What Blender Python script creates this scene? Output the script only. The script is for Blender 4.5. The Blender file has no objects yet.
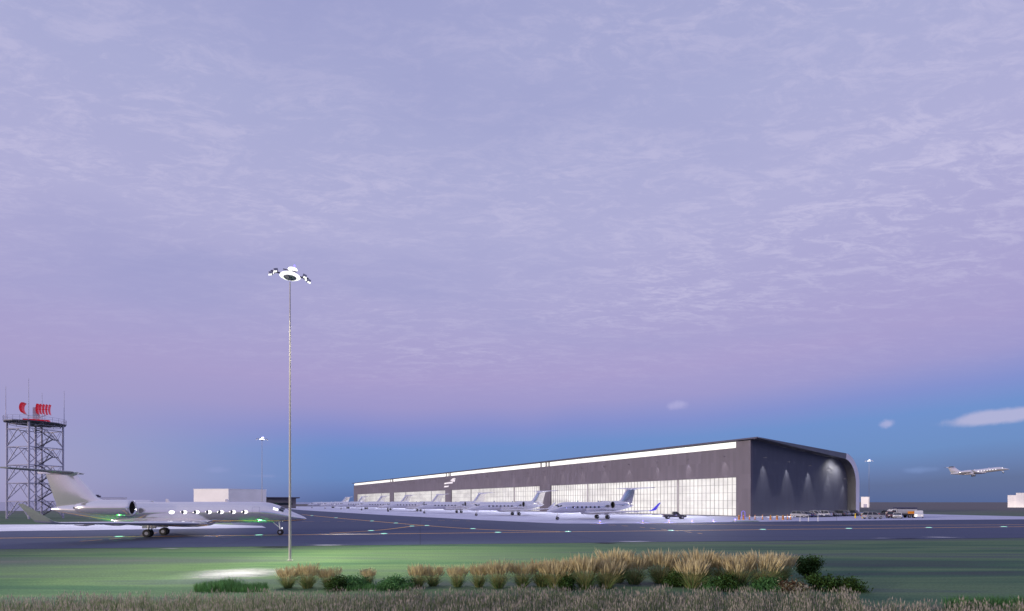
import bpy, math, random
import numpy as np
from mathutils import Vector, Matrix
R = math.radians
random.seed(7); np.random.seed(7)
S = bpy.context.scene
COL = S.collection
EYE, FP, HZ = 4.2, 500.0, 502.0          # eye height, focal length and horizon of the view

def sl(c): c /= 255.0; return c / 12.92 if c <= .04045 else ((c + .055) / 1.055) ** 2.4
def C(r, g, b): return (sl(r), sl(g), sl(b), 1.0)
def G(px, py): Y = EYE * FP / (py - HZ); return ((px - 512) / FP * Y, Y)
def AX(px, Y): return (px - 512) / FP * Y
def AZ(py, Y): return EYE + (HZ - py) * Y / FP

# ------------------------------------------------------------------ materials
def nodes_of(m):
    m.use_nodes = True
    return m.node_tree.nodes, m.node_tree.links
def mat(name, col, rough=.5, metal=0.0, var=.12, scale=3.0, bump=0.0, bscale=40.0, emit=None, estr=0.0, coat=0.0, spec=.5, stretch=None):
    m = bpy.data.materials.new(name); N, L = nodes_of(m); b = N['Principled BSDF']
    col = tuple(col[:3]) + (1,)
    tc = N.new('ShaderNodeTexCoord'); src = tc.outputs['Object']
    if stretch:
        mp = N.new('ShaderNodeMapping'); mp.inputs['Scale'].default_value = stretch
        L.new(src, mp.inputs[0]); src = mp.outputs[0]
    nz = N.new('ShaderNodeTexNoise'); nz.inputs['Scale'].default_value = scale; nz.inputs['Detail'].default_value = 6
    L.new(src, nz.inputs['Vector'])
    rp = N.new('ShaderNodeValToRGB'); e = rp.color_ramp.elements
    e[0].position, e[1].position = .3, .7
    e[0].color = tuple(c * (1 - var) for c in col[:3]) + (1,)
    e[1].color = tuple(min(1, c * (1 + var)) for c in col[:3]) + (1,)
    L.new(nz.outputs['Fac'], rp.inputs[0]); L.new(rp.outputs[0], b.inputs['Base Color'])
    b.inputs['Roughness'].default_value = rough; b.inputs['Metallic'].default_value = metal
    b.inputs['Specular IOR Level'].default_value = spec
    b.inputs['Coat Weight'].default_value = coat
    if emit: b.inputs['Emission Color'].default_value = tuple(emit[:3]) + (1,); b.inputs['Emission Strength'].default_value = estr
    if bump:
        n2 = N.new('ShaderNodeTexNoise'); n2.inputs['Scale'].default_value = bscale; n2.inputs['Detail'].default_value = 4
        L.new(src, n2.inputs['Vector'])
        bp = N.new('ShaderNodeBump'); bp.inputs['Strength'].default_value = bump; bp.inputs['Distance'].default_value = .05
        L.new(n2.outputs['Fac'], bp.inputs['Height']); L.new(bp.outputs[0], b.inputs['Normal'])
    return m

M = {}
M['jet'] = mat('jet_paint', (.84, .815, .825), .13, .74, var=.03, scale=.6, coat=.3)
M['tail_shade'] = mat('shaded_tail_paint', (.2, .21, .22), .45)  # shade of the underside put into the tailplane colour
M['jet_trim'] = mat('polished_metal', (.62, .62, .66), .22, .85, var=.05)
M['jet_dark'] = mat('dark_intake', (.008, .008, .01), .7)
M['violet'] = mat('blue_lit_winglet', C(96, 84, 236), .3, var=.05, emit=C(90, 80, 240), estr=.25)  # blue edge-light glow on the winglet put into its colour and emission
M['tyre'] = mat('tyre_rubber', (.018, .018, .02), .75)
M['hub'] = mat('wheel_hub', (.45, .45, .48), .35, .6)
M['pane_lit'] = mat('lit_cabin_pane', (.8, .8, .8), .2, emit=(1, .98, .94), estr=1.3, var=.03)
M['pane_dark'] = mat('dark_cabin_pane', (.045, .05, .07), .08, var=.2)
M['steel'] = mat('galvanised_steel', C(160, 156, 180), .55, .1, var=.15, scale=1.5)
M['steel_dark'] = mat('dark_steel', C(72, 70, 90), .6, .3, var=.2, scale=2)
M['pole'] = mat('mast_pole_steel', C(176, 168, 168), .6, .0, var=.02, scale=1)
M['red'] = mat('signal_red_paint', C(225, 30, 45), .45, var=.12, emit=C(230, 20, 45), estr=.15)  # slight glow added to the paint to brighten the red antenna
M['white'] = mat('white_paint', (.76, .75, .76), .5, var=.06)
M['lamp'] = mat('lamp_lens', (.9, .9, .9), .3, emit=(1, .98, .95), estr=1.25, var=.02)
M['black'] = mat('black_plastic', (.02, .02, .025), .5)
M['glass'] = mat('car_glass', (.02, .025, .035), .05, var=.2)
M['orange'] = mat('orange_plastic', C(208, 132, 34), .5, var=.15)
M['yellow'] = mat('yellow_paint', C(215, 180, 30), .5, var=.15)
M['blue_lamp'] = mat('blue_lamp_lens', C(120, 110, 255), .3, emit=C(140, 125, 255), estr=1.6)
M['green_lamp'] = mat('green_lamp_lens', C(150, 240, 190), .3, emit=C(160, 242, 200), estr=.95)
M['wall_white'] = mat('white_cladding', (.86, .82, .84), .6, var=.05, scale=.2)
M['wall_grey'] = mat('grey_cladding', (.13, .12, .15), .6, var=.15, scale=.3)

# ------------------------------------------------------------------ mesh builder
class MB:
    def __init__(s): s.v = []; s.f = []; s.m = []
    def add(s, vs, fs, mi=0):
        o = len(s.v); s.v += [tuple(p) for p in vs]
        for f in fs: s.f.append(tuple(i + o for i in f)); s.m.append(mi)
    def box(s, c, d, mi=0, rot=None):
        hx, hy, hz = d[0] / 2, d[1] / 2, d[2] / 2
        vs = [Vector((x * hx, y * hy, z * hz)) for x in (-1, 1) for y in (-1, 1) for z in (-1, 1)]
        if rot is not None: vs = [rot @ p for p in vs]
        c = Vector(c)
        s.add([p + c for p in vs], [(0, 1, 3, 2), (4, 6, 7, 5), (0, 4, 5, 1), (2, 3, 7, 6), (0, 2, 6, 4), (1, 5, 7, 3)], mi)
        return s
    def box2(s, a, b, mi=0):
        return s.box([(a[i] + b[i]) / 2 for i in range(3)], [abs(b[i] - a[i]) for i in range(3)], mi)
    def tube(s, p0, p1, r0, r1=None, n=8, mi=0, caps=True):
        p0, p1 = Vector(p0), Vector(p1); r1 = r0 if r1 is None else r1
        ax = (p1 - p0).normalized(); u = ax.orthogonal().normalized(); w = ax.cross(u)
        vs = []
        for p, r in ((p0, r0), (p1, r1)):
            for k in range(n):
                a = 2 * math.pi * k / n; vs.append(p + (u * math.cos(a) + w * math.sin(a)) * r)
        fs = [(k, (k + 1) % n, n + (k + 1) % n, n + k) for k in range(n)]
        if caps: fs += [tuple(range(n))[::-1], tuple(range(n, 2 * n))]
        s.add(vs, fs, mi); return s
    def loft(s, secs, mi=0, caps=True):
        n = len(secs[0]); vs = [p for sec in secs for p in sec]; fs = []
        for i in range(len(secs) - 1):
            for k in range(n):
                k2 = (k + 1) % n; fs.append((i * n + k, i * n + k2, (i + 1) * n + k2, (i + 1) * n + k))
        if caps: fs += [tuple(range(n))[::-1], tuple(range((len(secs) - 1) * n, len(secs) * n))]
        s.add(vs, fs, mi); return s
    def lathe(s, prof, c=(0, 0, 0), axis='z', n=20, mi=0, caps=False):
        secs = []
        for t, r in prof:
            sec = []
            for k in range(n):
                a = 2 * math.pi * k / n; x, y = r * math.cos(a), r * math.sin(a)
                p = {'z': (x, y, t), 'x': (t, x, y), 'y': (y, t, x)}[axis]
                sec.append((p[0] + c[0], p[1] + c[1], p[2] + c[2]))
            secs.append(sec)
        return s.loft(secs, mi, caps)
    def build(s, name, mats, parent=None, smooth=True, ang=35):
        me = bpy.data.meshes.new(name); me.from_pydata(s.v, [], s.f)
        for m in (mats if isinstance(mats, (list, tuple)) else [mats]): me.materials.append(m)
        me.polygons.foreach_set('material_index', s.m)
        if smooth: me.shade_smooth(); me.set_sharp_from_angle(angle=R(ang))
        me.update()
        import bmesh
        bm = bmesh.new(); bm.from_mesh(me); bmesh.ops.recalc_face_normals(bm, faces=bm.faces); bm.to_mesh(me); bm.free()
        o = bpy.data.objects.new(name, me); COL.objects.link(o)
        if parent: o.parent = parent
        return o

def tag(o, label=None, cat=None, group=None, kind=None):
    for k, v in (('label', label), ('category', cat), ('group', group), ('kind', kind)):
        if v: o[k] = v
    return o
def empty(name, loc=(0, 0, 0), rz=0.0, label=None, cat=None, group=None):
    o = bpy.data.objects.new(name, None); COL.objects.link(o); o.empty_display_size = .5
    o.location = loc; o.rotation_euler = (0, 0, rz)
    return tag(o, label, cat, group)
def copy_tree(o, parent=None):
    c = o.copy(); COL.objects.link(c); c.parent = parent
    for ch in [x for x in bpy.data.objects if x.parent == o]: copy_tree(ch, c)
    return c
ORD = ['first', 'second', 'third', 'fourth', 'fifth', 'sixth', 'seventh', 'eighth', 'ninth', 'tenth', 'eleventh', 'twelfth', 'thirteenth', 'fourteenth',
       'fifteenth', 'sixteenth', 'seventeenth', 'eighteenth', 'nineteenth', 'twentieth', 'twenty-first', 'twenty-second', 'twenty-third', 'twenty-fourth',
       'twenty-fifth', 'twenty-sixth', 'twenty-seventh', 'twenty-eighth', 'twenty-ninth', 'thirtieth']
def spot(name, loc, target, power, angle, blend=.6, col=(1, .95, .85), size=.15):
    l = bpy.data.lights.new(name, 'SPOT'); l.energy = power; l.spot_size = R(angle); l.spot_blend = blend; l.color = col; l.shadow_soft_size = size
    o = bpy.data.objects.new(name, l); COL.objects.link(o); o.location = loc
    o.rotation_euler = (Vector(target) - Vector(loc)).to_track_quat('-Z', 'Y').to_euler(); return o
def linear(o):
    # soft falloff of a long-throw wall washer
    l = o.data; l.use_nodes = True; nt = l.node_tree; em = nt.nodes['Emission']; f = nt.nodes.new('ShaderNodeLightFalloff'); f.inputs['Strength'].default_value = 1
    nt.links.new(f.outputs['Linear'], em.inputs['Strength']); return o
def point(name, loc, power, col, size=.1):
    l = bpy.data.lights.new(name, 'POINT'); l.energy = power; l.color = col; l.shadow_soft_size = size
    o = bpy.data.objects.new(name, l); COL.objects.link(o); o.location = loc; return o

# ------------------------------------------------------------------ camera
cam = bpy.data.cameras.new('camera'); co = bpy.data.objects.new('camera', cam); COL.objects.link(co)
co.location = (0, 0, EYE); co.rotation_euler = (R(90), 0, 0)
cam.sensor_width = 36; cam.lens = FP / 1024 * 36; cam.shift_y = (HZ - 305.5) / 1024; cam.clip_end = 20000; cam.clip_start = .1
S.camera = co
S.render.resolution_x, S.render.resolution_y = 1024, 611
S.view_settings.view_transform = 'Standard'; S.view_settings.look = 'None'; S.view_settings.exposure = 0
S.cycles.use_denoising = True
S.cycles.max_bounces = 6

# ------------------------------------------------------------------ sky
SUN = Vector((-.845, -.535, 0)).normalized(); SUN_EL = R(7)
W = bpy.data.worlds.new('World'); S.world = W; W.use_nodes = True
N, L = W.node_tree.nodes, W.node_tree.links
N.clear()
def nd(t, **kw):
    n = N.new(t)
    for k, v in kw.items(): setattr(n, k, v)
    return n
def put(i, v):
    if hasattr(v, 'is_output'): L.new(v, i)
    else: i.default_value = v
def mth(op, a, b=None, c=None, clamp=False):
    n = nd('ShaderNodeMath', operation=op, use_clamp=clamp); put(n.inputs[0], a)
    if b is not None: put(n.inputs[1], b)
    if c is not None: put(n.inputs[2], c)
    return n.outputs[0]
def mixc(f, a, b, bt='MIX'):
    n = nd('ShaderNodeMix', data_type='RGBA', blend_type=bt); put(n.inputs[0], f); put(n.inputs[6], a); put(n.inputs[7], b); return n.outputs[2]
def sstep(v, a, b):
    n = nd('ShaderNodeMapRange', interpolation_type='SMOOTHSTEP'); put(n.inputs[0], v); n.inputs[1].default_value = a; n.inputs[2].default_value = b; return n.outputs[0]
tc = nd('ShaderNodeTexCoord'); sep = nd('ShaderNodeSeparateXYZ'); L.new(tc.outputs['Generated'], sep.inputs[0])
dx, dy, dz = sep.outputs
def noise(vec, scale, detail=5, rough=.55, dist=0.0):
    n = nd('ShaderNodeTexNoise'); L.new(vec, n.inputs['Vector']); n.inputs['Scale'].default_value = scale; n.inputs['Detail'].default_value = detail
    n.inputs['Roughness'].default_value = rough; n.inputs['Distortion'].default_value = dist; return n.outputs['Fac']
lowf = noise(tc.outputs['Generated'], 1.7, 3)
az = mth('ARCTAN2', dx, dy)
# the mauve cloud deck hangs lower to the left, the clear blue band reaches higher to the right
zz = mth('ADD', dz, mth('MULTIPLY', mth('SUBTRACT', lowf, .5), .05))
zz = mth('SUBTRACT', zz, mth('MULTIPLY', mth('MINIMUM', mth('MAXIMUM', az, -1.0), 1.0), .038))
rp = nd('ShaderNodeValToRGB'); L.new(mth('MAXIMUM', zz, 0.0), rp.inputs[0])
stops = [(0, (76, 100, 152)), (.02, (84, 112, 170)), (.055, (92, 130, 192)), (.11, (100, 135, 200)), (.145, (124, 136, 202)), (.19, (154, 147, 201)), (.24, (166, 154, 203)),
         (.34, (170, 164, 208)), (.46, (176, 174, 214)), (.60, (171, 173, 213)), (.72, (164, 167, 209)), (1, (158, 163, 208))]
el = rp.color_ramp.elements
el[0].position, el[0].color = stops[0][0], C(*stops[0][1])
el[1].position, el[1].color = stops[-1][0], C(*stops[-1][1])
for p, c in stops[1:-1]:
    e = el.new(p); e.color = C(*c)
base = rp.outputs[0]
# mauve haze towards the left
base = mixc(mth('MULTIPLY', sstep(az, -.28, -.85), mth('MULTIPLY', sstep(dz, .32, .06), .78)), base, C(170, 161, 199))
# rippled cloud deck: noise on a plane high overhead
den = mth('ADD', mth('MAXIMUM', dz, 0.0), .06)
cv = nd('ShaderNodeCombineXYZ'); L.new(mth('DIVIDE', dx, den), cv.inputs[0]); L.new(mth('DIVIDE', dy, den), cv.inputs[1])
mp = nd('ShaderNodeMapping'); mp.inputs['Rotation'].default_value = (0, 0, R(-24)); mp.inputs['Scale'].default_value = (1.0, 2.3, 1); L.new(cv.outputs[0], mp.inputs[0])
fine = mth('ADD', mth('MULTIPLY', noise(mp.outputs[0], 5.0, 9, .68, .8), .62), mth('MULTIPLY', noise(mp.outputs[0], 13.0, 7, .7, 1.2), .38))
mp2 = nd('ShaderNodeMapping'); mp2.inputs['Rotation'].default_value = (0, 0, R(18)); mp2.inputs['Scale'].default_value = (.5, 1.0, 1); L.new(cv.outputs[0], mp2.inputs[0])
patch = noise(mp2.outputs[0], .9, 4, .5, .3)
deck = sstep(dz, .16, .42)
ripple = mth('MULTIPLY', mth('MULTIPLY', sstep(fine, .45, .63), mth('ADD', mth('MULTIPLY', sstep(patch, .36, .66), .52), .17)), deck)
base = mixc(ripple, base, C(204, 198, 228))
dark = mth('MULTIPLY', mth('MULTIPLY', sstep(patch, .52, .30), .55), deck)
base = mixc(dark, base, C(146, 150, 200))
# small low clouds
elv = mth('ARCSINE', dz)
cn = noise(tc.outputs['Generated'], 34, 5, .6)
cn2 = noise(tc.outputs['Generated'], 9, 3, .5)
def cloud(px, py, w, h, slope, col, amt, soft=.5, rag=1.6):
    global base
    a0 = math.atan((px - 512) / FP); e0 = math.atan((HZ - py) / math.hypot(FP, px - 512))
    u = mth('DIVIDE', mth('SUBTRACT', az, a0), R(w))
    v = mth('DIVIDE', mth('SUBTRACT', mth('SUBTRACT', elv, e0), mth('MULTIPLY', mth('SUBTRACT', az, a0), slope)), R(h))
    d = mth('SQRT', mth('ADD', mth('MULTIPLY', u, u), mth('MULTIPLY', v, v)))
    d = mth('ADD', d, mth('MULTIPLY', mth('SUBTRACT', cn, .5), rag))
    d = mth('ADD', d, mth('MULTIPLY', mth('SUBTRACT', cn2, .5), .5))
    front = mth('GREATER_THAN', dy, 0.0)
    f = mth('MULTIPLY', mth('MULTIPLY', sstep(d, 1.0, 1.0 - soft), amt), front)
    base = mixc(f, base, C(*col))
cloud(677, 405, 1.5, .7, 0, (172, 168, 216), .75, .8)
cloud(888, 424, .85, .6, 0, (168, 170, 216), .8, .8)
cloud(1003, 416, 5.0, .80, .05, (172, 172, 212), .95, .55, .7)
cloud(215, 470, 1.3, .4, 0, (140, 152, 206), .5, .9)
cloud(265, 476, 2.2, .3, 0, (140, 152, 206), .4, .9)
cloud(918, 470, 1.6, .4, 0, (120, 148, 208), .4, .9)
# physical sky gives a little of its own low-sun glow
sky = nd('ShaderNodeTexSky', sky_type='NISHITA'); sky.sun_disc = False; sky.sun_elevation = SUN_EL
sky.sun_rotation = math.atan2(SUN.x, SUN.y); sky.altitude = 20
b1 = nd('ShaderNodeBackground'); L.new(base, b1.inputs[0]); b1.inputs[1].default_value = .97
b2 = nd('ShaderNodeBackground'); L.new(sky.outputs[0], b2.inputs[0]); b2.inputs[1].default_value = .012
ad = nd('ShaderNodeAddShader'); L.new(b1.outputs[0], ad.inputs[0]); L.new(b2.outputs[0], ad.inputs[1])
out = nd('ShaderNodeOutputWorld'); L.new(ad.outputs[0], out.inputs[0])
sunl = bpy.data.lights.new('sun', 'SUN'); sunl.energy = 2.8; sunl.angle = R(5); sunl.color = (1, .87, .74)
so = bpy.data.objects.new('sun', sunl); COL.objects.link(so)
so.rotation_euler = (-(SUN * math.cos(SUN_EL) + Vector((0, 0, math.sin(SUN_EL))))).to_track_quat('-Z', 'Y').to_euler()

# ------------------------------------------------------------------ ground sheets
def surf_mat(name, cols, scale, stretch, rough=.85, bump=.2, bscale=6.0, joints=None, spec=.3, fine=(.82, 1.15)):
    m = bpy.data.materials.new(name); N, L = nodes_of(m); b = N['Principled BSDF']
    tc = N.new('ShaderNodeTexCoord'); mp = N.new('ShaderNodeMapping'); mp.inputs['Scale'].default_value = stretch; mp.inputs['Rotation'].default_value = (0, 0, R(-8))
    L.new(tc.outputs['Object'], mp.inputs[0])
    nz = N.new('ShaderNodeTexNoise'); nz.inputs['Scale'].default_value = scale; nz.inputs['Detail'].default_value = 7; nz.inputs['Roughness'].default_value = .6; nz.inputs['Distortion'].default_value = .4
    L.new(mp.outputs[0], nz.inputs['Vector'])
    rp = N.new('ShaderNodeValToRGB'); el = rp.color_ramp.elements
    el[0].position, el[0].color = .3, cols[0] + (1,); el[1].position, el[1].color = .7, cols[-1] + (1,)
    for i, c in enumerate(cols[1:-1]): e = el.new(.3 + .4 * (i + 1) / (len(cols) - 1)); e.color = c + (1,)
    L.new(nz.outputs['Fac'], rp.inputs[0]); col = rp.outputs[0]
    n3 = N.new('ShaderNodeTexNoise'); n3.inputs['Scale'].default_value = bscale; n3.inputs['Detail'].default_value = 5
    L.new(tc.outputs['Object'], n3.inputs['Vector'])
    mr = N.new('ShaderNodeMapRange'); mr.inputs[1].default_value = .25; mr.inputs[2].default_value = .75; mr.inputs[3].default_value, mr.inputs[4].default_value = fine
    L.new(n3.outputs['Fac'], mr.inputs[0])
    mx = N.new('ShaderNodeMix'); mx.data_type = 'RGBA'; mx.blend_type = 'MULTIPLY'; mx.inputs[0].default_value = 1
    L.new(col, mx.inputs[6]); L.new(mr.outputs[0], mx.inputs[7]); col = mx.outputs[2]
    if joints:
        m2 = N.new('ShaderNodeMapping'); m2.inputs['Rotation'].default_value = (0, 0, R(joints[1])); L.new(tc.outputs['Object'], m2.inputs[0])
        bk = N.new('ShaderNodeTexBrick'); bk.inputs['Scale'].default_value = 1; bk.offset = 0; bk.inputs['Brick Width'].default_value = joints[0]; bk.inputs['Row Height'].default_value = joints[0]
        bk.inputs['Mortar Size'].default_value = .06; bk.inputs['Color1'].default_value = (1, 1, 1, 1); bk.inputs['Color2'].default_value = (.93, .93, .94, 1); bk.inputs['Mortar'].default_value = (.6, .6, .62, 1)
        L.new(m2.outputs[0], bk.inputs['Vector'])
        m3 = N.new('ShaderNodeMix'); m3.data_type = 'RGBA'; m3.blend_type = 'MULTIPLY'; m3.inputs[0].default_value = 1
        L.new(col, m3.inputs[6]); L.new(bk.outputs['Color'], m3.inputs[7]); col = m3.outputs[2]
    L.new(col, b.inputs['Base Color']); b.inputs['Roughness'].default_value = rough; b.inputs['Specular IOR Level'].default_value = spec
    if bump:
        bp = N.new('ShaderNodeBump'); bp.inputs['Strength'].default_value = bump; bp.inputs['Distance'].default_value = .04
        L.new(n3.outputs['Fac'], bp.inputs['Height']); L.new(bp.outputs[0], b.inputs['Normal'])
    return m
M['ground'] = surf_mat('mown_grass', [(.045, .065, .065), (.045, .12, .062), (.11, .19, .085), (.075, .115, .095), (.14, .14, .135)], .75, (.03, .3, 1), bscale=9, bump=.6, fine=(.62, 1.3))
M['asphalt'] = surf_mat('taxiway_asphalt', [(.040, .054, .112), (.058, .074, .145), (.060, .077, .150), (.076, .092, .168)], 1.0, (.02, .8, 1), rough=.8, bscale=18, bump=.25, joints=(19, -10.4))
M['concrete'] = surf_mat('apron_concrete', [(.50, .51, .64), (.56, .57, .71), (.62, .63, .77)], .8, (.15, .15, 1), rough=.75, bscale=7, joints=(7.5, 33))
M['pale_concrete'] = surf_mat('pale_concrete', [(.68, .68, .76), (.75, .75, .83), (.82, .82, .88)], .8, (.1, .3, 1), rough=.7, bscale=7, joints=(6, 10))
M['light_pool'] = surf_mat('light_pool_colour', [(.42, .43, .46), (.52, .53, .56), (.6, .6, .64)], 4, (1, 1, 1), bscale=30)  # pools of lamp light on the grass, put into a pale colour
M['pool_shadow'] = surf_mat('pool_shadow_colour', [(.02, .025, .04), (.03, .035, .05)], 1, (1, 1, 1), bscale=20)  # shadow beside the light pools, put into a dark colour
M['line'] = mat('yellow_road_paint', (.80, .43, .08), .6, var=.25, scale=2.5)
M['haze_sheet'] = mat('haze_colour', (.28, .27, .36), .25, var=.1, scale=.02)  # pale horizon haze as a surface colour
def sheet(name, pts, z, m):
    o = MB(); o.add([(x, y, z) for x, y in pts], [tuple(range(len(pts)))])
    ob = o.build(name, m, smooth=False)
    if ob.data.polygons[0].normal.z < 0: ob.data.flip_normals()
    return tag(ob, kind='structure')
def far_mix(m, d0, d1, col):
    # distance haze put into the ground colour: the grass greys farther out
    N, L = nodes_of(m); b = N['Principled BSDF']; src = b.inputs['Base Color'].links[0].from_socket
    g = N.new('ShaderNodeTexCoord'); sp = N.new('ShaderNodeSeparateXYZ'); L.new(g.outputs['Object'], sp.inputs[0])
    nz = N.new('ShaderNodeTexNoise'); nz.inputs['Scale'].default_value = .02; nz.inputs['Detail'].default_value = 4; L.new(g.outputs['Object'], nz.inputs['Vector'])
    ad = N.new('ShaderNodeMath'); ad.operation = 'MULTIPLY_ADD'; L.new(nz.outputs['Fac'], ad.inputs[0]); ad.inputs[1].default_value = 60; L.new(sp.outputs[1], ad.inputs[2])
    mr = N.new('ShaderNodeMapRange'); mr.inputs[1].default_value = d0; mr.inputs[2].default_value = d1; L.new(ad.outputs[0], mr.inputs[0])
    mx = N.new('ShaderNodeMix'); mx.data_type = 'RGBA'; L.new(mr.outputs[0], mx.inputs[0]); L.new(src, mx.inputs[6]); mx.inputs[7].default_value = col
    L.new(mx.outputs[2], b.inputs['Base Color'])
far_mix(M['ground'], 130, 330, (.135, .125, .125, 1))
sheet('ground', [(-7000, -300), (7000, -300), (7000, 9000), (-7000, 9000)], 0, M['ground'])
sheet('horizon_haze', [(-2600, 236), (-186, 236), (-240, 330), (-420, 900), (-700, 8800), (-6900, 8800)], .03, M['haze_sheet'])  # added sheet standing in for the pale haze on the left horizon
def near(X): return 44.2 + .134 * (X + 45.3)
TZ = .024
apron_edge = [(-178, 372), (-111, 258), (-43.3, 160.5), (-7.5, 113.5), (4, 97), (9.3, 93.5), (25, 94.5), (47, 101), (90, 112), (124, 117), (300, 150)]
sheet('apron', apron_edge + [(300, 157), (150, 138.5), (138, 200), (-120, 500), (-260, 470)], .012, M['concrete'])
sheet('taxiway', [(-260, near(-260)), (330, near(330)), (330, 157), (124, 121), (90, 116), (47, 105), (25, 98), (9.3, 97.2), (-7.5, 116.7), (-43.3, 164), (-111, 262), (-175, 372),
                  (-215, 372), (-68, 118), (-49, 89), (-260, 45)], TZ - .004, M['asphalt'])
sheet('concrete_shoulder', [G(-500, 532.8), G(0, 531.4), G(266, 527.8), G(262, 526.0), G(215, 524.4), G(0, 524.7), G(-500, 526.5)], TZ + .002, M['pale_concrete'])
sheet('grass_verge', [G(730, 521.9), G(742, 521.7), G(760, 521.6), G(757, 520.8), G(735, 521)], TZ + .004, M['ground'])
def fade(m, inner=.25):
    # thins out towards the rim of the patch
    N, L = nodes_of(m); b = N['Principled BSDF']; tc = N.new('ShaderNodeTexCoord'); mp = N.new('ShaderNodeMapping'); mp.inputs['Location'].default_value = (-1, -1, 0); mp.inputs['Scale'].default_value = (2, 2, 0)
    L.new(tc.outputs['Generated'], mp.inputs[0]); ln = N.new('ShaderNodeVectorMath'); ln.operation = 'LENGTH'; L.new(mp.outputs[0], ln.inputs[0])
    nz = N.new('ShaderNodeTexNoise'); nz.inputs['Scale'].default_value = 1.6; nz.inputs['Detail'].default_value = 6
    st = N.new('ShaderNodeMapping'); st.inputs['Scale'].default_value = (.22, 1.3, 1); L.new(tc.outputs['Object'], st.inputs[0]); L.new(st.outputs[0], nz.inputs['Vector'])
    ad = N.new('ShaderNodeMath'); ad.operation = 'MULTIPLY_ADD'; L.new(nz.outputs['Fac'], ad.inputs[0]); ad.inputs[1].default_value = .75; L.new(ln.outputs['Value'], ad.inputs[2])
    mr = N.new('ShaderNodeMapRange'); mr.interpolation_type = 'SMOOTHSTEP'; mr.inputs[1].default_value = 1.22; mr.inputs[2].default_value = inner + .1; L.new(ad.outputs[0], mr.inputs[0])
    L.new(mr.outputs[0], b.inputs['Alpha'])
M['lamp_streak'] = surf_mat('lamp_streak_colour', [(.62, .56, .42), (.8, .74, .6), (.9, .86, .74)], 2, (.2, 1, 1), bscale=20); fade(M['lamp_streak'], .1); fade(M['light_pool']); fade(M['pool_shadow'])  # taxi-lamp streak on the line put into a pale colour
def blob(name, px0, px1, py0, py1, z, m, seed):
    rnd = random.Random(seed); (xa, _), (xb, _) = G(px0, (py0 + py1) / 2), G(px1, (py0 + py1) / 2)
    ya, yb = G(0, py1)[1], G(0, py0)[1]; pts = []
    for k in range(40):
        a = 2 * math.pi * k / 40; r = 1 + rnd.uniform(-.12, .12)
        pts.append(((xa + xb) / 2 + (xb - xa) / 2 * r * math.cos(a), (ya + yb) / 2 + (yb - ya) / 2 * r * math.sin(a)))
    return sheet(name, pts, z, m)
blob('painted_light_pool', 165, 304, 566, 583, .012, M['light_pool'], 3)  # lamp pool by the mast painted as a pale patch
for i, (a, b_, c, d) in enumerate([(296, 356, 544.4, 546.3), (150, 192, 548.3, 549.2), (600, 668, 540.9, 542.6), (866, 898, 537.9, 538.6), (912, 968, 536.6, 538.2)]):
    blob('painted_light_strip', a, b_, c, d, TZ + .004, M['light_pool'], 10 + i)  # light pools along the taxiway edge painted as pale strips
for i, (a, b_, c, d) in enumerate([(246, 306, 546.2, 548.4), (588, 622, 542.4, 544.2), (886, 928, 538.2, 539.3)]):
    blob('painted_shadow_strip', a, b_, c, d, TZ + .001, M['pool_shadow'], 30 + i)  # dark strips painting the shadows next to the light pools

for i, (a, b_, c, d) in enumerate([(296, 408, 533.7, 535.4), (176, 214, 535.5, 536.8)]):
    blob('painted_lamp_streak', a, b_, c, d, TZ + .014, M['lamp_streak'], 50 + i)  # lit stretches of the centreline painted as pale strips
# painted lines: each a ribbon on the ground
def ribbon(name, pts, w, z, dash=None):
    o = MB(); pts = [Vector((x, y, 0)) for x, y in pts]
    P = []
    for i in range(len(pts) - 1):                           # smooth it
        p0, p1, p2, p3 = pts[max(i - 1, 0)], pts[i], pts[i + 1], pts[min(i + 2, len(pts) - 1)]
        n = max(4, int((p2 - p1).length / 1.5))
        for k in range(n):
            t = k / n
            P.append(.5 * ((2 * p1) + (p2 - p0) * t + (2 * p0 - 5 * p1 + 4 * p2 - p3) * t * t + (3 * p1 - p0 - 3 * p2 + p3) * t ** 3))
    P.append(pts[-1])
    s = 0.0
    for a, b in zip(P, P[1:]):
        l = (b - a).length; d = (b - a).normalized(); nrm = Vector((-d.y, d.x, 0)) * w / 2
        if not dash or (s % (dash * 2)) < dash:
            o.add([tuple(a - nrm)[:2] + (z,), tuple(b - nrm)[:2] + (z,), tuple(b + nrm)[:2] + (z,), tuple(a + nrm)[:2] + (z,)], [(0, 1, 2, 3)])
        s += l
    return tag(o.build(name, M['line'], smooth=False), kind='structure')
CL0, CLS = (-59.2, 57.85), .184
def ctr(X): return (X, CL0[1] + CLS * (X - CL0[0]))
ribbon('taxiway_centreline', [ctr(-200), ctr(-59), ctr(0), ctr(87), ctr(320)], .6, TZ)
ribbon('taxiway_lead_line', [G(302, 514.6), G(336, 518), G(372, 521.2), G(427, 525.8), G(473, 529.0), G(520, 530.9), G(560, 531.6)], .6, TZ + .004)
ribbon('taxiway_lead_line', [G(330, 533.4), G(371, 531), G(395, 528.6), G(412, 526.4), G(427, 525.4)], .6, TZ + .008)
ribbon('taxiway_lead_line', [G(640, 523.7), G(700, 524.4), G(760, 525.2), G(850, 525.4), G(930, 525.2), G(1024, 524.8), G(1300, 523.0)], .6, TZ + .004)
ribbon('dashed_holding_line', [G(590, 524.3), G(616, 525.4), G(640, 527.3), G(672, 530.4), G(702, 533.8)], .3, TZ + .008, 1.6)
ribbon('dashed_holding_line', [G(80, 541.6), G(110, 539.3), G(135, 536.4), G(160, 532.5)], .3, TZ + .008, 1.6)
ribbon('dashed_holding_line', [G(302, 521.6), G(330, 521.7), G(356, 521.4)], .3, TZ + .004, 1.6)
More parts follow.
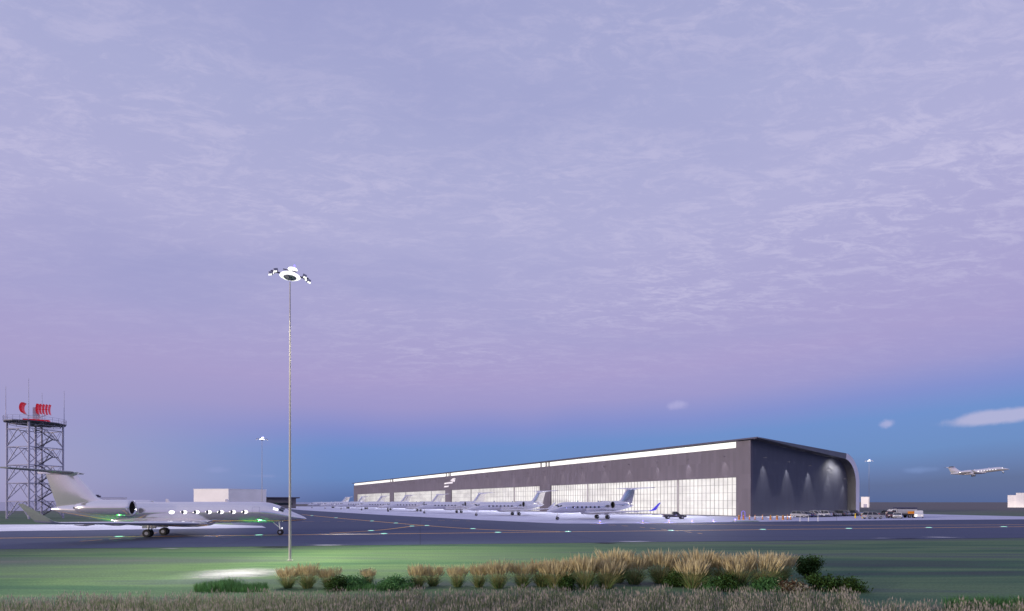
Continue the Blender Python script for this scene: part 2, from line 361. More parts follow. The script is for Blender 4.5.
ribbon('dashed_holding_line', [G(395, 520.3), G(425, 520.4), G(470, 521.0)], .3, TZ + .004, 1.6)

# ------------------------------------------------------------------ the hangar
A = math.atan2(.545, .838)
D = Vector((-.545, .838, 0)); ET = Vector((.838, .545, 0)); HC = Vector((66.8, 140, 0))
def HP(x, y, z=0): return HC + ET * x + D * y + Vector((0, 0, z))
LEN = 397.0
def clad(name, col, rib=.5, var=.12, rough=.55):
    m = bpy.data.materials.new(name); N, L = nodes_of(m); b = N['Principled BSDF']
    tc = N.new('ShaderNodeTexCoord'); mp = N.new('ShaderNodeMapping'); mp.inputs['Scale'].default_value = (1 / rib, 1 / rib, .25 / 1.0); L.new(tc.outputs['Object'], mp.inputs[0])
    wn = N.new('ShaderNodeTexWhiteNoise'); wn.noise_dimensions = '3D'
    fl = N.new('ShaderNodeVectorMath'); fl.operation = 'FLOOR'; L.new(mp.outputs[0], fl.inputs[0]); L.new(fl.outputs[0], wn.inputs['Vector'])
    nz = N.new('ShaderNodeTexNoise'); nz.inputs['Scale'].default_value = .12; nz.inputs['Detail'].default_value = 6; L.new(tc.outputs['Object'], nz.inputs['Vector'])
    ad = N.new('ShaderNodeMath'); ad.operation = 'ADD'; L.new(wn.outputs['Value'], ad.inputs[0]); L.new(nz.outputs['Fac'], ad.inputs[1])
    mr = N.new('ShaderNodeMapRange'); mr.inputs[2].default_value = 2; mr.inputs[3].default_value = 1 - var; mr.inputs[4].default_value = 1 + var; L.new(ad.outputs[0], mr.inputs[0])
    mx = N.new('ShaderNodeMix'); mx.data_type = 'RGBA'; mx.blend_type = 'MULTIPLY'; mx.inputs[0].default_value = 1; mx.inputs[6].default_value = col + (1,)
    L.new(mr.outputs[0], mx.inputs[7]); L.new(mx.outputs[2], b.inputs['Base Color']); b.inputs['Roughness'].default_value = rough
    fr = N.new('ShaderNodeVectorMath'); fr.operation = 'FRACTION'; L.new(mp.outputs[0], fr.inputs[0])
    bp = N.new('ShaderNodeBump'); bp.inputs['Strength'].default_value = .25; bp.inputs['Distance'].default_value = .04
    L.new(wn.outputs['Value'], bp.inputs['Height']); L.new(bp.outputs[0], b.inputs['Normal'])
    return m
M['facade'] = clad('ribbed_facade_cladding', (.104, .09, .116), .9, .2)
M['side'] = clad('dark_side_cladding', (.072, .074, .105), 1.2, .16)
M['shell'] = mat('roof_shell_metal', (.16, .15, .17), .45, .2, var=.1, scale=.2)
M['shell_pale'] = mat('pale_shell_panel', (.85, .79, .81), .45, .0, var=.05, scale=.2); M['soffit'] = mat('dark_soffit', (.04, .04, .048), .7)  # curved end panel: light falling on it put into a paler colour
M['roof_top'] = mat('roof_membrane', (.09, .085, .10), .7, var=.12, scale=.2)
def door_mat():
    m = bpy.data.materials.new('backlit_door_panel'); N, L = nodes_of(m); b = N['Principled BSDF']
    tc = N.new('ShaderNodeTexCoord'); mp = N.new('ShaderNodeMapping'); mp.inputs['Scale'].default_value = (1, .09, .2); L.new(tc.outputs['Object'], mp.inputs[0])
    nz = N.new('ShaderNodeTexNoise'); nz.inputs['Scale'].default_value = 1.3; nz.inputs['Detail'].default_value = 5; L.new(mp.outputs[0], nz.inputs['Vector'])
    rp = N.new('ShaderNodeValToRGB'); e = rp.color_ramp.elements; e[0].position, e[1].position = .3, .62
    e[0].color = C(188, 185, 181); e[1].color = C(236, 234, 227); L.new(nz.outputs['Fac'], rp.inputs[0])
    mp2 = N.new('ShaderNodeMapping'); mp2.inputs['Scale'].default_value = (.69, .69, .43); L.new(tc.outputs['Object'], mp2.inputs[0])
    fl = N.new('ShaderNodeVectorMath'); fl.operation = 'FLOOR'; L.new(mp2.outputs[0], fl.inputs[0])
    wn = N.new('ShaderNodeTexWhiteNoise'); L.new(fl.outputs[0], wn.inputs['Vector'])
    mr = N.new('ShaderNodeMapRange'); mr.inputs[3].default_value = .93; mr.inputs[4].default_value = 1.03; L.new(wn.outputs['Value'], mr.inputs[0])
    mx = N.new('ShaderNodeMix'); mx.data_type = 'RGBA'; mx.blend_type = 'MULTIPLY'; mx.inputs[0].default_value = 1; L.new(rp.outputs[0], mx.inputs[6]); L.new(mr.outputs[0], mx.inputs[7])
    L.new(mx.outputs[2], b.inputs['Emission Color']); b.inputs['Emission Strength'].default_value = .8
    b.inputs['Base Color'].default_value = (.3, .3, .3, 1); b.inputs['Roughness'].default_value = .3
    return m
M['door'] = door_mat()
M['mullion'] = mat('mullion_metal', (.26, .25, .25), .5, .4)
M['post'] = mat('inner_column', (.30, .29, .29), .6)
M['clere'] = mat('lit_clerestory_glass', (.5, .5, .48), .3, emit=C(246, 245, 238), estr=.92, var=.04, scale=.3)
H = empty('hangar', HC, A, 'very long dark hangar with glowing glass doors and a curved roof end', 'hangar')
bays = [(4.44, 91.8), (100, 189), (197.5, 288.5), (297, 386)]
edges = [0] + [v for b in bays for v in b] + [LEN]
DH, CT, CB = 11.3, 21.55, 19.8
o = MB()
for a, b in zip(edges[0::2], edges[1::2]): o.box2((0, a, 0), (1.2, b, DH))
o.box2((0, 0, DH), (1.2, LEN, CB)); o.box2((0, 0, CB), (1.2, 4.44, CT))
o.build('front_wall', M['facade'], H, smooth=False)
# side wall follows the curved roof line
def prof(n=14):
    P = [(-.9, 21.85), (48.5, 18.55)]
    for k in range(n + 1):
        a = R(86 - 86 * k / n); P.append((48.8 + 8.6 * math.cos(a), 10.4 + 8.1 * math.sin(a)))
    P.append((57.4, 0)); return P
PI_ = prof()
o = MB(); n = len(PI_); inner = [(max(x, 1.2), z - .02) for x, z in PI_]
vs = [(x, 0, z) for x, z in inner] + [(1.2, 0, 0)]
vb = [(x, .5, z) for x, z in inner] + [(1.2, .5, 0)]
k = len(vs); o.add(vs + vb, [tuple(range(k))[::-1], tuple(range(k, 2 * k))] + [(i, (i + 1) % k, k + (i + 1) % k, k + i) for i in range(k)])
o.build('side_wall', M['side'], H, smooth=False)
# shell: thin at the front eave, thick where it comes down to the ground
outer = []
for i, (x, z) in enumerate(PI_):
    if i == 0: tx, tz = 1, -.07
    elif i == n - 1: tx, tz = 0, -1
    else:
        tx, tz = PI_[i + 1][0] - PI_[i - 1][0], PI_[i + 1][1] - PI_[i - 1][1]
    l = math.hypot(tx, tz); nx, nz = -tz / l, tx / l
    th = .25 + 2.3 * min(1, max(0, x / 57)) ** 2.4
    outer.append((x + nx * th, max(0, z + nz * th) if i < n - 1 else 0))
sec = [(-.95, 21.75)] + PI_[1:] + outer[::-1]
sec = PI_ + outer[::-1]
Y0, Y1 = -2.6, LEN + 2.6
def shell(name, i0, i1, m):
    o = MB()
    for Y, fl in ((Y0, 0), (Y1, 1)):
        for i in range(i0, i1): q = [(PI_[i][0], Y, PI_[i][1]), (PI_[i + 1][0], Y, PI_[i + 1][1]), (outer[i + 1][0], Y, outer[i + 1][1]), (outer[i][0], Y, outer[i][1])]; o.add(q, [(0, 1, 2, 3)])
    for P in (PI_, outer):
        w = P[i0:i1 + 1]; o.add([(x, Y0, z) for x, z in w] + [(x, Y1, z) for x, z in w], [(i, i + 1, len(w) + i + 1, len(w) + i) for i in range(len(w) - 1)], 1 if P is PI_ else 0)
    for i in (i0, i1): o.add([(PI_[i][0], Y0, PI_[i][1]), (PI_[i][0], Y1, PI_[i][1]), (outer[i][0], Y1, outer[i][1]), (outer[i][0], Y0, outer[i][1])], [(0, 1, 2, 3)])
    return o.build(name, [m, M['soffit']], H, ang=25)
shell('roof', 0, 3, M['shell']); shell('curved_end', 3, n - 1, M['shell_pale'])
o = MB(); tp = [(outer[i][0], outer[i][1] + .012) for i in range(0, n - 9)]
o.add([(x, Y0 + .3, z) for x, z in tp] + [(x, Y1 - .3, z) for x, z in tp], [(i, i + 1, len(tp) + i + 1, len(tp) + i) for i in range(len(tp) - 1)])
o.build('roof_membrane', M['roof_top'], H)
o = MB(); o.box2((-1.1, Y0, 21.7), (-.9, Y1, 22.12)); o.build('eave_fascia', M['steel_dark'], H, smooth=False)
o = MB(); o.box2((.35, 4.44, CB), (.7, LEN - 1, CT)); cl = o.build('clerestory_window', M['clere'], H, smooth=False)
for a in (95.9, 193.2, 292.7):
    for q in (-3.2, -1.2, 2.6): o = MB(); o.box2((.05, a + q, CB), (.34, a + q + 1.0, CT)); o.build('clerestory_post', M['post'], cl, smooth=False)
for i, (a, b) in enumerate(bays):
    o = MB(); o.box2((.5, a, .25), (.7, b, DH)); d = o.build('door', M['door'], H, smooth=False)
    o = MB(); nx = int((b - a) / 1.45)
    for q in range(nx + 1):
        y = a + (b - a) * q / nx
        y = min(max(y, a + .05), b - .05); o.box2((.36, y - .04, .25), (.5, y + .04, DH))
    for q in range(1, 5): o.box2((.40, a, q * 2.3 - .04), (.498, b, q * 2.3 + .04))
    o.build('mullion_grid', M['mullion'], d, smooth=False)
    for q in (.235, .73): o = MB(); y = a + (b - a) * q; o.box2((.3, y - .45, .25), (.355, y + .45, DH)); o.build('leaf_post', M['post'], d, smooth=False)
    o = MB(); o.box2((.2, a, 0), (.75, b, .25)); o.build('door_track', M['steel_dark'], d, smooth=False)
# emblem on the facade over the second pier: two white bars and a slanted flag
yE = 193.5
def ey(px): return ((563.6 * 140 / (px - 187)) - 140) / .838
def ez(px, py): return AZ(py, 563.6 * 140 / (px - 187))
o = MB()
for poly in ([(444.2, 484.2), (452.8, 483.4), (453.2, 481.6), (450, 482.0), (445, 482.8)], [(444.2, 487.4), (448.6, 487.0), (449.2, 485.6), (444.8, 486.0)],
             [(450.6, 480.8), (454.9, 482.0), (455.9, 478.6), (455.0, 477.9), (452.8, 478.4)]):
    kk = len(poly); f = [(-.16, ey(x), ez(x, y)) for x, y in poly]; bk = [(-.02, p[1], p[2]) for p in f]
    o.add(f + bk, [tuple(range(kk)), tuple(range(kk, 2 * kk))[::-1]] + [(i, (i + 1) % kk, kk + (i + 1) % kk, kk + i) for i in range(kk)])
o.build('emblem', M['white'], H, smooth=False)
# wall wash lamps
for x in (6.2, 18.7, 31.2, 43.7, 54.0):
    z = 17.2 - .052 * x - (2.3 if x > 50 else 0)
    o = MB(); o.box((x, -.42, z), (.1, .84, .08)); o.box((x, -.9, z), (.22, .22, .26)); o.build('wall_light', M['side'], H, smooth=False)
    linear(spot('side_wash_lamp', HP(x, -.9, z - .2), HP(x, -.8, z - 10), 760 if x < 40 else 480, 52, .55, (1, .97, .88), .05))
spot('eave_wash_lamp', HP(45.5, -3.4, 17.6), HP(46, 0.3, 13.0), 2300, 140, 1, (1, .97, .86), .4)
spot('eave_wash_lamp', HP(50, -3.4, 16.4), HP(49, 0.3, 11), 2200, 140, 1, (1, .97, .86), .4)
for i in range(31):
    y = 8 + 12.55 * i
    o = MB(); o.box((-.3, y, 17.6), (.6, .1, .08)); o.box((-.7, y, 17.6), (.2, .22, .24)); o.build('wall_light', M['facade'], H, smooth=False)
    if i < 18: linear(spot('front_wash_lamp', HP(-.7, y, 17.4), HP(-.62, y, 8), 260, 52, .6, (1, .93, .9), .05))
# apron floods under the eave
for i in range(7):
    y = 20 + 52 * i
    spot('eave_flood_lamp', HP(-2.0, y, 19.3), HP(-32, y, 0), 42000, 120, .8, (.92, .92, 1), .4)

# ------------------------------------------------------------------ business jets
def cr(tab, x):
    xs = [t[0] for t in tab]
    if x >= xs[0]: return tab[0][1:]
    if x <= xs[-1]: return tab[-1][1:]
    i = next(j for j in range(len(xs) - 1) if xs[j] >= x >= xs[j + 1])
    t = (xs[i] - x) / (xs[i] - xs[i + 1]); out = []
    for c in range(1, len(tab[0])):
        p1, p2 = tab[i][c], tab[i + 1][c]; h = xs[i + 1] - xs[i]
        m1 = 0 if i == 0 else (p2 - tab[i - 1][c]) / (xs[i + 1] - xs[i - 1]) * h
        m2 = 0 if i + 2 >= len(xs) else (tab[i + 2][c] - p1) / (xs[i + 2] - xs[i]) * h
        out.append((2*t**3-3*t*t+1)*p1 + (t**3-2*t*t+t)*m1 + (-2*t**3+3*t*t)*p2 + (t**3-t*t)*m2)
    return out
FUS = [(17.3, 2.02, .03, .03), (17.1, 2.05, .20, .17), (16.5, 2.15, .46, .37), (15.6, 2.30, .76, .62), (14.7, 2.50, .98, .88), (13.8, 2.70, 1.13, 1.11), (12.8, 2.84, 1.24, 1.25), (11.6, 2.9, 1.3, 1.3),
       (6, 2.9, 1.3, 1.3), (0, 2.9, 1.3, 1.3), (-3, 2.92, 1.29, 1.28), (-5, 3.0, 1.18, 1.15), (-7, 3.12, .95, .92), (-9, 3.24, .62, .62), (-10.4, 3.31, .34, .36), (-11.1, 3.34, .10, .14)]
def surf(x, th, off=0.0):
    zc, ry, rz = cr(FUS, x); return (x, (ry + off) * math.cos(th), zc + (rz + off) * math.sin(th))
def foil(le, chord, y, z, tr, vert=False):
    pts = []
    us = [0, .02, .08, .2, .4, .65, .88, 1]
    def th(u): return tr * chord * 5 * (.2969 * math.sqrt(u) - .126 * u - .3516 * u * u + .2843 * u ** 3 - .1015 * u ** 4)
    up = [(u, th(u)) for u in us]; lo = [(u, -th(u)) for u in us[1:-1]][::-1]
    for u, t in up + lo:
        pts.append((le - u * chord, y + t, z) if vert else (le - u * chord, y, z + t))
    return pts
def make_jet(name, label, group, pane, violet=False, cat='jet'):
    J = empty(name, (0, 0, 0), 0, label, cat, group)
    P = M['jet']
    xs = [17.3, 17.25, 17.1, 16.85, 16.5, 16.1, 15.6, 15.1, 14.7, 14.2, 13.8, 13.3, 12.8, 12.2, 11.6, 9, 6, 3, 0, -1.5, -3, -4, -5, -6, -7, -8, -9, -9.8, -10.4, -10.8, -11.1]
    o = MB(); o.loft([[surf(x, 2 * math.pi * k / 32) for k in range(32)] for x in xs]); o.build('fuselage', P, J, ang=60)
    # belly fairing
    BF = [(7.2, 1.95, .3, .12), (6.2, 1.82, 1.0, .35), (4.5, 1.74, 1.34, .5), (1, 1.72, 1.4, .52), (-2, 1.78, 1.34, .48), (-4, 1.95, .95, .36), (-5.6, 2.1, .3, .1)]
    o = MB(); o.loft([[(x, cr(BF, x)[1] * math.cos(a), cr(BF, x)[0] + cr(BF, x)[2] * math.sin(a)) for a in [2 * math.pi * k / 24 for k in range(24)]] for x in [7.2, 6.8, 6.2, 5.4, 4.5, 3, 1, -.5, -2, -3, -4, -5, -5.6]])
    o.build('belly_fairing', P, J, ang=60)
    for s in (-1, 1):
        o = MB(); secs = [(.7, 6.3, 7.2, 1.55, .12), (1.3, 5.7, 6.7, 1.58, .12), (5.6, 2.9, 4.5, 1.82, .11), (13.6, -1.7, 1.75, 2.2, .10)]
        o.loft([foil(le, c, s * y, z, t) for y, le, c, z, t in secs]); w = o.build('wing', P, J, ang=40)
        o = MB(); o.loft([foil(le, c, s * y, z, t) for y, le, c, z, t in [(13.6, -1.7, 1.75, 2.2, .10), (13.95, -2.05, 1.6, 2.32, .1), (14.15, -2.5, 1.35, 2.7, .09), (14.45, -4.2, .5, 4.0, .08)]])
        wl = o.build('winglet', M['violet'] if violet else P, w, ang=40)
        if violet and s == 1: wl['label'] = 'violet lit winglet'
        for yy in (3.4, 6.4, 9.2):
            o = MB(); zz = 1.65 + (yy - 1.3) * .042; le = 5.7 - (yy - 1.3) * .6; o.lathe([(le - 5.4 + .12*yy, .02), (le - 4.7 + .12*yy, .11), (le - 3.2, .13), (le - 2.4, .02)], (0, s * yy, zz - .16), 'x', 8)
            o.build('flap_fairing', P, w)
        # engine
        c = (0, s * 2.2, 3.5)
        o = MB(); o.lathe([(-1.46, .82), (-1.5, .86), (-1.8, .91), (-2.8, .95), (-4.4, .93), (-5.8, .78), (-7.1, .52), (-7.15, .48), (-6.4, .47)], c, 'x', 28)
        e = o.build('engine', P, J, ang=60)
        o = MB(); o.lathe([(-2.5, .02), (-2.45, .66), (-1.6, .71)], c, 'x', 28); o.lathe([(-2.0, .01), (-2.15, .12), (-2.44, .2)], c, 'x', 12); o.build('intake_fan', M['jet_dark'], e)
        o = MB(); o.lathe([(-1.72, .88), (-1.5, .872), (-1.435, .80), (-1.58, .715)], c, 'x', 28); o.build('intake_lip', M['jet_trim'], e)
        o = MB(); o.lathe([(-6.45, .02), (-6.4, .46)], c, 'x', 20); o.lathe([(-6.4, .3), (-7.5, .12), (-7.55, .01)], c, 'x', 14); o.build('exhaust', M['jet_dark'], e)
        o = MB(); o.loft([[(-2.6, s * y, 3.42), (-5.8, s * y, 3.38), (-5.8, s * y, 3.62), (-2.6, s * y, 3.66)] for y in (.9, 1.45)]); o.build('pylon', P, e, smooth=False)
        # main gear
        o = MB(); o.tube((0, s * 1.75, 1.7), (0, s * 1.9, .5), .11, .09); o.tube((.05, s * 1.62, .48), (.05, s * 2.18, .48), .07); o.tube((.9, s * 1.5, 1.55), (.05, s * 1.85, .75), .05)
        g = o.build('main_gear', M['white'], J)
        for q in (1.66, 2.14):
            o = MB(); o.lathe([(-.16, .2), (-.16, .40), (-.1, .475), (.1, .475), (.16, .40), (.16, .2)], (0, s * q, .49), 'y', 22, 0, True)
            o.lathe([(-.175, .01), (-.175, .2), (.175, .2), (.175, .01)], (0, s * q, .49), 'y', 14, 1); o.build('wheel', [M['tyre'], M['hub']], g)
        o = MB(); o.box((-.1, s * 1.45, 1.28), (1.5, .05, .5)); o.build('gear_door', P, g, smooth=False)
        # cabin and cockpit windows
        for q in range(7):
            xc, th0 = 2.25 + 1.36 * q, .04; o = MB(); rings = []
            for rr in (1.0, .72): rings.append([surf(xc + .33 * rr * math.cos(a), (th0 + .175 * rr * math.sin(a)) if s > 0 else math.pi - th0 - .175 * rr * math.sin(a), .012) for a in [2 * math.pi * k / 20 for k in range(20)]])
            cen = surf(xc, th0 if s > 0 else math.pi - th0, .012)
            vs = rings[0] + rings[1] + [cen]
            for k in range(20):
                k2 = (k + 1) % 20; am = 2 * math.pi * (k + .5) / 20
                dk = 1 if (pane == 'pane_lit' and q > 0 and math.cos(am) < -.4) else 0
                o.add([vs[k], vs[k2], vs[20 + k2], vs[20 + k], vs[40]], [(0, 1, 2, 3), (3, 2, 4)], dk)
            wd = o.build('window', [M[pane], M['pane_dark']], J)
            o = MB(); rg = [[surf(xc + .33 * rr * math.cos(a), (th0 + .175 * rr * math.sin(a)) if s > 0 else math.pi - th0 - .175 * rr * math.sin(a), .008 + (rr > 1.01 and rr < 1.1) * .012) for a in [2 * math.pi * k / 20 for k in range(20)]] for rr in (1.0, 1.06, 1.14)]
            o.loft(rg, caps=False); o.build('window_frame', M['jet_trim'], wd)
        for x0, x1, t0, t1, mm in ((13.55, 14.12, .42, .74, pane), (14.2, 14.72, .50, .86, 'pane_dark')):
            o = MB(); g_ = [[surf(x0 + (x1 - x0) * i / 4, (t0 + (t1 - t0) * (j / 4) * (1 - .12 * i / 4)) if s > 0 else math.pi - (t0 + (t1 - t0) * (j / 4) * (1 - .12 * i / 4)), .012) for j in range(5)] for i in range(5)]
            o.add([p for r_ in g_ for p in r_], [(i * 5 + j, i * 5 + j + 1, (i + 1) * 5 + j + 1, (i + 1) * 5 + j) for i in range(4) for j in range(4)]); o.build('cockpit_window', M[mm], J)
    o = MB(); g_ = [[surf(14.28 + .5 * i / 4, .92 + (math.pi - 1.84) * j / 8, .012) for j in range(9)] for i in range(5)]
    o.add([p for r_ in g_ for p in r_], [(i * 9 + j, i * 9 + j + 1, (i + 1) * 9 + j + 1, (i + 1) * 9 + j) for i in range(4) for j in range(8)]); o.build('windscreen', M['pane_dark'], J)
    # fin, tailplane
    o = MB(); o.loft([foil(le, c, 0, z, t, True) for z, le, c, t in [(3.3, -3.9, 6.7, .05), (4.15, -5.0, 5.7, .07), (4.7, -6.3, 4.6, .09), (5.6, -7.0, 4.15, .09), (7.35, -8.4, 3.3, .10), (7.62, -8.6, 3.2, .10)]]); f = o.build('tail_fin', P, J, ang=40)
    o = MB(); o.loft([foil(-8.6 - .02, .5, 0, 7.2, .5, True), foil(-8.3, 4.2, 0, 7.5, .12, True), foil(-8.2, 4.4, 0, 7.72, .1, True), foil(-8.5, 3.9, 0, 7.86, .05, True)]); o.build('fin_cap', P, f)
    o = MB(); o.loft([foil(le, c, y, z, .13) for y, le, c, z in [(-6.1, -11.25, 1.35, 7.82), (-2.7, -9.75, 2.1, 7.73), (0, -8.6, 2.9, 7.66), (2.7, -9.75, 2.1, 7.73), (6.1, -11.25, 1.35, 7.82)]]); o.build('tailplane', M['tail_shade'] if pane == 'pane_lit' else P, J, ang=40)
    # door, nose gear, antenna
    o = MB(); rgo = [surf(12.0 + dx, math.pi - th, .01) for dx, th in ((-.05, -.75), (.0, -.75), (.0, .55), (-.05, .55))]
    for (xa, xb, ta, tb) in ((11.18, 11.22, -.7, .55), (12.0, 12.04, -.7, .55), (11.22, 12.0, .52, .55), (11.22, 12.0, -.7, -.67)):
        g_ = [[surf(xa + (xb - xa) * i, math.pi - (ta + (tb - ta) * j / 8), .008) for j in range(9)] for i in (0, 1)]
        o.add(g_[0] + g_[1], [(j, j + 1, 9 + j + 1, 9 + j) for j in range(8)])
    o.build('cabin_door', M['jet_trim'], J)
    o = MB(); o.tube((14.0, 0, 1.75), (14.15, 0, .4), .08, .06); o.tube((13.2, 0, 1.7), (14.1, 0, .9), .04); o.tube((14.15, -.2, .36), (14.15, .2, .36), .05)
    g = o.build('nose_gear', M['white'], J)
    for q in (-.18, .18):
        o = MB(); o.lathe([(-.1, .15), (-.1, .29), (-.05, .345), (.05, .345), (.1, .29), (.1, .15)], (14.15, q, .36), 'y', 20, 0, True)
        o.lathe([(-.115, .01), (-.115, .15), (.115, .15), (.115, .01)], (14.15, q, .36), 'y', 12, 1); o.build('wheel', [M['tyre'], M['hub']], g)
    o = MB(); o.lathe([(0, .01), (.01, .12), (.08, .12), (.09, .01)], (14.3, 0, .85), 'x', 12); o.build('taxi_light', M['lamp' if pane == 'pane_lit' else 'pane_dark'], g)
    for xa in (8.2, 1.5): o = MB(); o.loft([foil(xa, .5, 0, 4.15, .1, True), foil(xa - .2, .3, 0, 4.55, .1, True)]); o.build('antenna', P, J)
    return J

tax = make_jet('business_jet', 'large white business jet taxiing in the left foreground with lit cabin windows', None, 'pane_lit')
tax.location = (-43.3, 60.9, TZ); tax.rotation_euler = (0, 0, math.atan2(.18, .9836))
TH = Vector((.9836, .18, 0)); TR = Vector((.18, -.9836, 0))
def TP(x, r, z): return Vector((-43.3, 60.9, z)) + TH * x + TR * r
NH = -ET
def PJ(i): return Vector((22.5, 125, .014)) + D * (39.2 * i)
near_jet = make_jet('parked_jet', 'nearest parked white jet with a violet lit winglet, in front of the first hangar door', 'jets parked in a row on the apron', 'pane_dark', True)
near_jet.location = PJ(0); near_jet.rotation_euler = (0, 0, math.atan2(NH.y, NH.x))
pj = make_jet('parked_jet', 'parked white jet second from the right end of the apron row', 'jets parked in a row on the apron', 'pane_dark')
pj.location = PJ(1); pj.rotation_euler = near_jet.rotation_euler
rowlab = ['third', 'fourth', 'fifth', 'sixth', 'seventh', 'eighth']
for i in range(2, 8):
    c = copy_tree(pj); c.location = PJ(i); c['label'] = 'parked white jet %s from the right end of the apron row' % rowlab[i - 2]
fl = make_jet('flying_jet', 'white jet climbing in the blue sky at the far right, wheels down', None, 'pane_lit')
fl.location = (290.4, 314.6, 20.2); fl.rotation_euler = (0, -R(7), R(-27)); fl.scale = (1, 1, 1)
# lamps of the taxiing jet
spot('taxi_lamp', TP(14.6, 0, .9), TP(25, 0, 0), 14000, 13, .9, (1, .95, .8), .1)
spot('wing_inspection_lamp', TP(5.6, 1.5, 1.5), TP(6.5, 0, 0), 500, 70, .9, (1, .97, .9), .05)
spot('green_bounce_lamp', TP(11.4, .5, .12), TP(11.4, .3, 3), 220, 150, .8, (.08, 1, .12), .12)
spot('green_bounce_lamp', TP(-4.2, .9, .12), TP(-4.2, .5, 3), 320, 150, .8, (.08, 1, .12), .12)

# ------------------------------------------------------------------ lights set in the pavement
o = MB(); o.lathe([(0, .62), (.012, .60), (.018, .50)], n=20); rim0 = o
def centre_light(x, y, label, first=[None]):
    if first[0] is None:
        r = empty('centreline_light'); a = MB(); a.lathe([(0, .56), (.03, .54), (.035, .46)], n=18); rim = a.build('rim', M['steel'], r)
        a = MB(); a.lathe([(.02, .46), (.06, .34), (.075, .01)], n=18); a.build('lens', M['green_lamp'], r); first[0] = r
    else: r = copy_tree(first[0])
    r.location = (x, y, TZ + .002); tag(r, label, 'taxiway light', 'green taxiway centreline lights')
main = [119, 259, 384, 498, 568, 671, 763, 849, 929, 1004]
for i, px in enumerate(main):
    k = (px - 512) / FP; Y = (CL0[1] - CLS * CL0[0]) / (1 - CLS * k)
    centre_light(k * Y, Y + .02, 'flush green light on the main yellow centreline, %s from the left' % ORD[i])
for i, (px, py) in enumerate([(312, 515.8), (336, 518), (372, 521.2), (396, 523.3), (427, 525.8), (473, 529.0)]):
    centre_light(*G(px, py), 'flush green light on the far curved lead line, %s from the left' % ORD[i])
for px, py, w in ((371, 531, 'left'), (412, 526.4, 'right')):
    centre_light(*G(px, py), 'flush green light at the %s end of the short joining line' % w)
def edge_light(x, y, label, first=[None]):
    if first[0] is None:
        r = empty('edge_light'); a = MB(); a.lathe([(0, .14), (.04, .13), (.05, .05), (.3, .05)], n=12, caps=True); a.build('stem', M['yellow'], r)
        a = MB(); a.lathe([(.3, .09), (.34, .13), (.44, .12), (.5, .02)], n=14, caps=True); a.build('lens', M['blue_lamp'], r); first[0] = r
    else: r = copy_tree(first[0])
    r.location = (x, y, TZ); tag(r, label, 'edge light', 'blue lights along the apron edge')
    point('blue_edge_lamp', (x, y - .35, .55), 70, (.42, .36, 1), .1)
for i, (px, py) in enumerate([(600, 523.3), (643, 522.9), (669, 522.5), (692, 521.9), (713, 521.6), (735, 521.3)]):
    edge_light(*G(px, py), 'small blue light on the apron edge, %s from the left' % ORD[i])

# ------------------------------------------------------------------ light masts
def make_mast(label, rz):
    r = empty('light_mast', (0, 0, 0), rz, label, 'light mast')
    o = MB(); o.lathe([(0, .2), (.05, .2), (.06, .095), (1, .09), (20.0, .036)], n=14); o.build('pole', M['pole'], r)
    o = MB(); o.lathe([(20.1, .06), (20.16, .2), (20.24, .36), (20.3, .44), (20.34, .44)], n=28); o.build('lamp_housing', M['steel'], r)
    o = MB(); o.lathe([(20.342, .46), (20.30, .56), (20.38, .70), (20.46, .66), (20.58, .46), (20.66, .2)], n=28, caps=True); o.build('lamp_dome', M['lamp'], r)
    o = MB(); o.lathe([(20.662, .08), (20.86, .08)], n=10); o.lathe([(20.86, .25), (20.92, .33), (21.0, .28), (21.06, .1)], (.18, 0, 0), n=20, caps=True); o.build('top_lamp', M['lamp'], r)
    o = MB(); o.tube((.3, 0, 21.04), (.3, 0, 21.28), .05); o.build('beacon', M['blue_lamp'], r)
    o = MB(); o.box((0, 0, 20.5), (2.5, .09, .09)); o.box((.0, 0, 20.82), (.9, .08, .06)); o.build('crossarm', M['steel_dark'], r, smooth=False)
    for s in (-1, 1):
        for q, (yy, zz) in enumerate(((-.2, .05), (.2, .05), (0, -.16))):
            xx = s * (.95 + .15 * q)
            o = MB(); o.box((xx, yy, 20.5 + zz), (.26, .32, .16), 0, Matrix.Rotation(R(18 * s), 3, 'Y')); f = o.build('floodlight', M['steel'], r, smooth=False)
            o = MB(); o.box((xx + s * .03, yy, 20.405 + zz), (.22, .28, .02), 0, Matrix.Rotation(R(18 * s), 3, 'Y')); o.build('lens', M['lamp'], f, smooth=False)
    return r
YA = 16.45 * FP / (HZ - 438.5)
spot('far_mast_lamp', (AX(262, YA), YA - 1.2, 20.1), (-72, 84, 0), 90000, 70, 1, (.95, .93, 1), .4)
mx_, my_ = G(290, 560.5)
m0 = make_mast('tall slender light mast in the left foreground with a white lamp head', R(30)); m0.location = (mx_, my_, 0)
for px, py, rz, lab in ((262, 438.5, 26, 'distant light mast rising behind the taxiing jet'), (869, 460.5, -35, 'distant light mast beside the curved end of the hangar')):
    c = copy_tree(m0); Y = 16.45 * FP / (HZ - py); c.location = (AX(px, Y), Y, 0); c.rotation_euler.z = R(rz); c['label'] = lab; c['category'] = 'light mast'
spot('mast_lamp', (mx_ + 1.0, my_ + .58, 20.1), (mx_ + 9, my_ + 3, 0), 36000, 86, 1, (.88, .86, .56), .3)
spot('mast_lamp', (mx_ - 1.0, my_ - .58, 20.1), (mx_ - 8, my_ - 1, 0), 26000, 84, 1, (.88, .86, .56), .3)
spot('mast_lamp', (mx_ - .6, my_ - 1.0, 20.1), (-17, 17.5, 0), 15000, 62, 1, (1, .94, .82), .3)
spot('mast_lamp', (mx_ - 1.1, my_ - .6, 20.1), (-16.2, 28.8, 0), 5200, 22, .7, (1, .97, .9), .2)
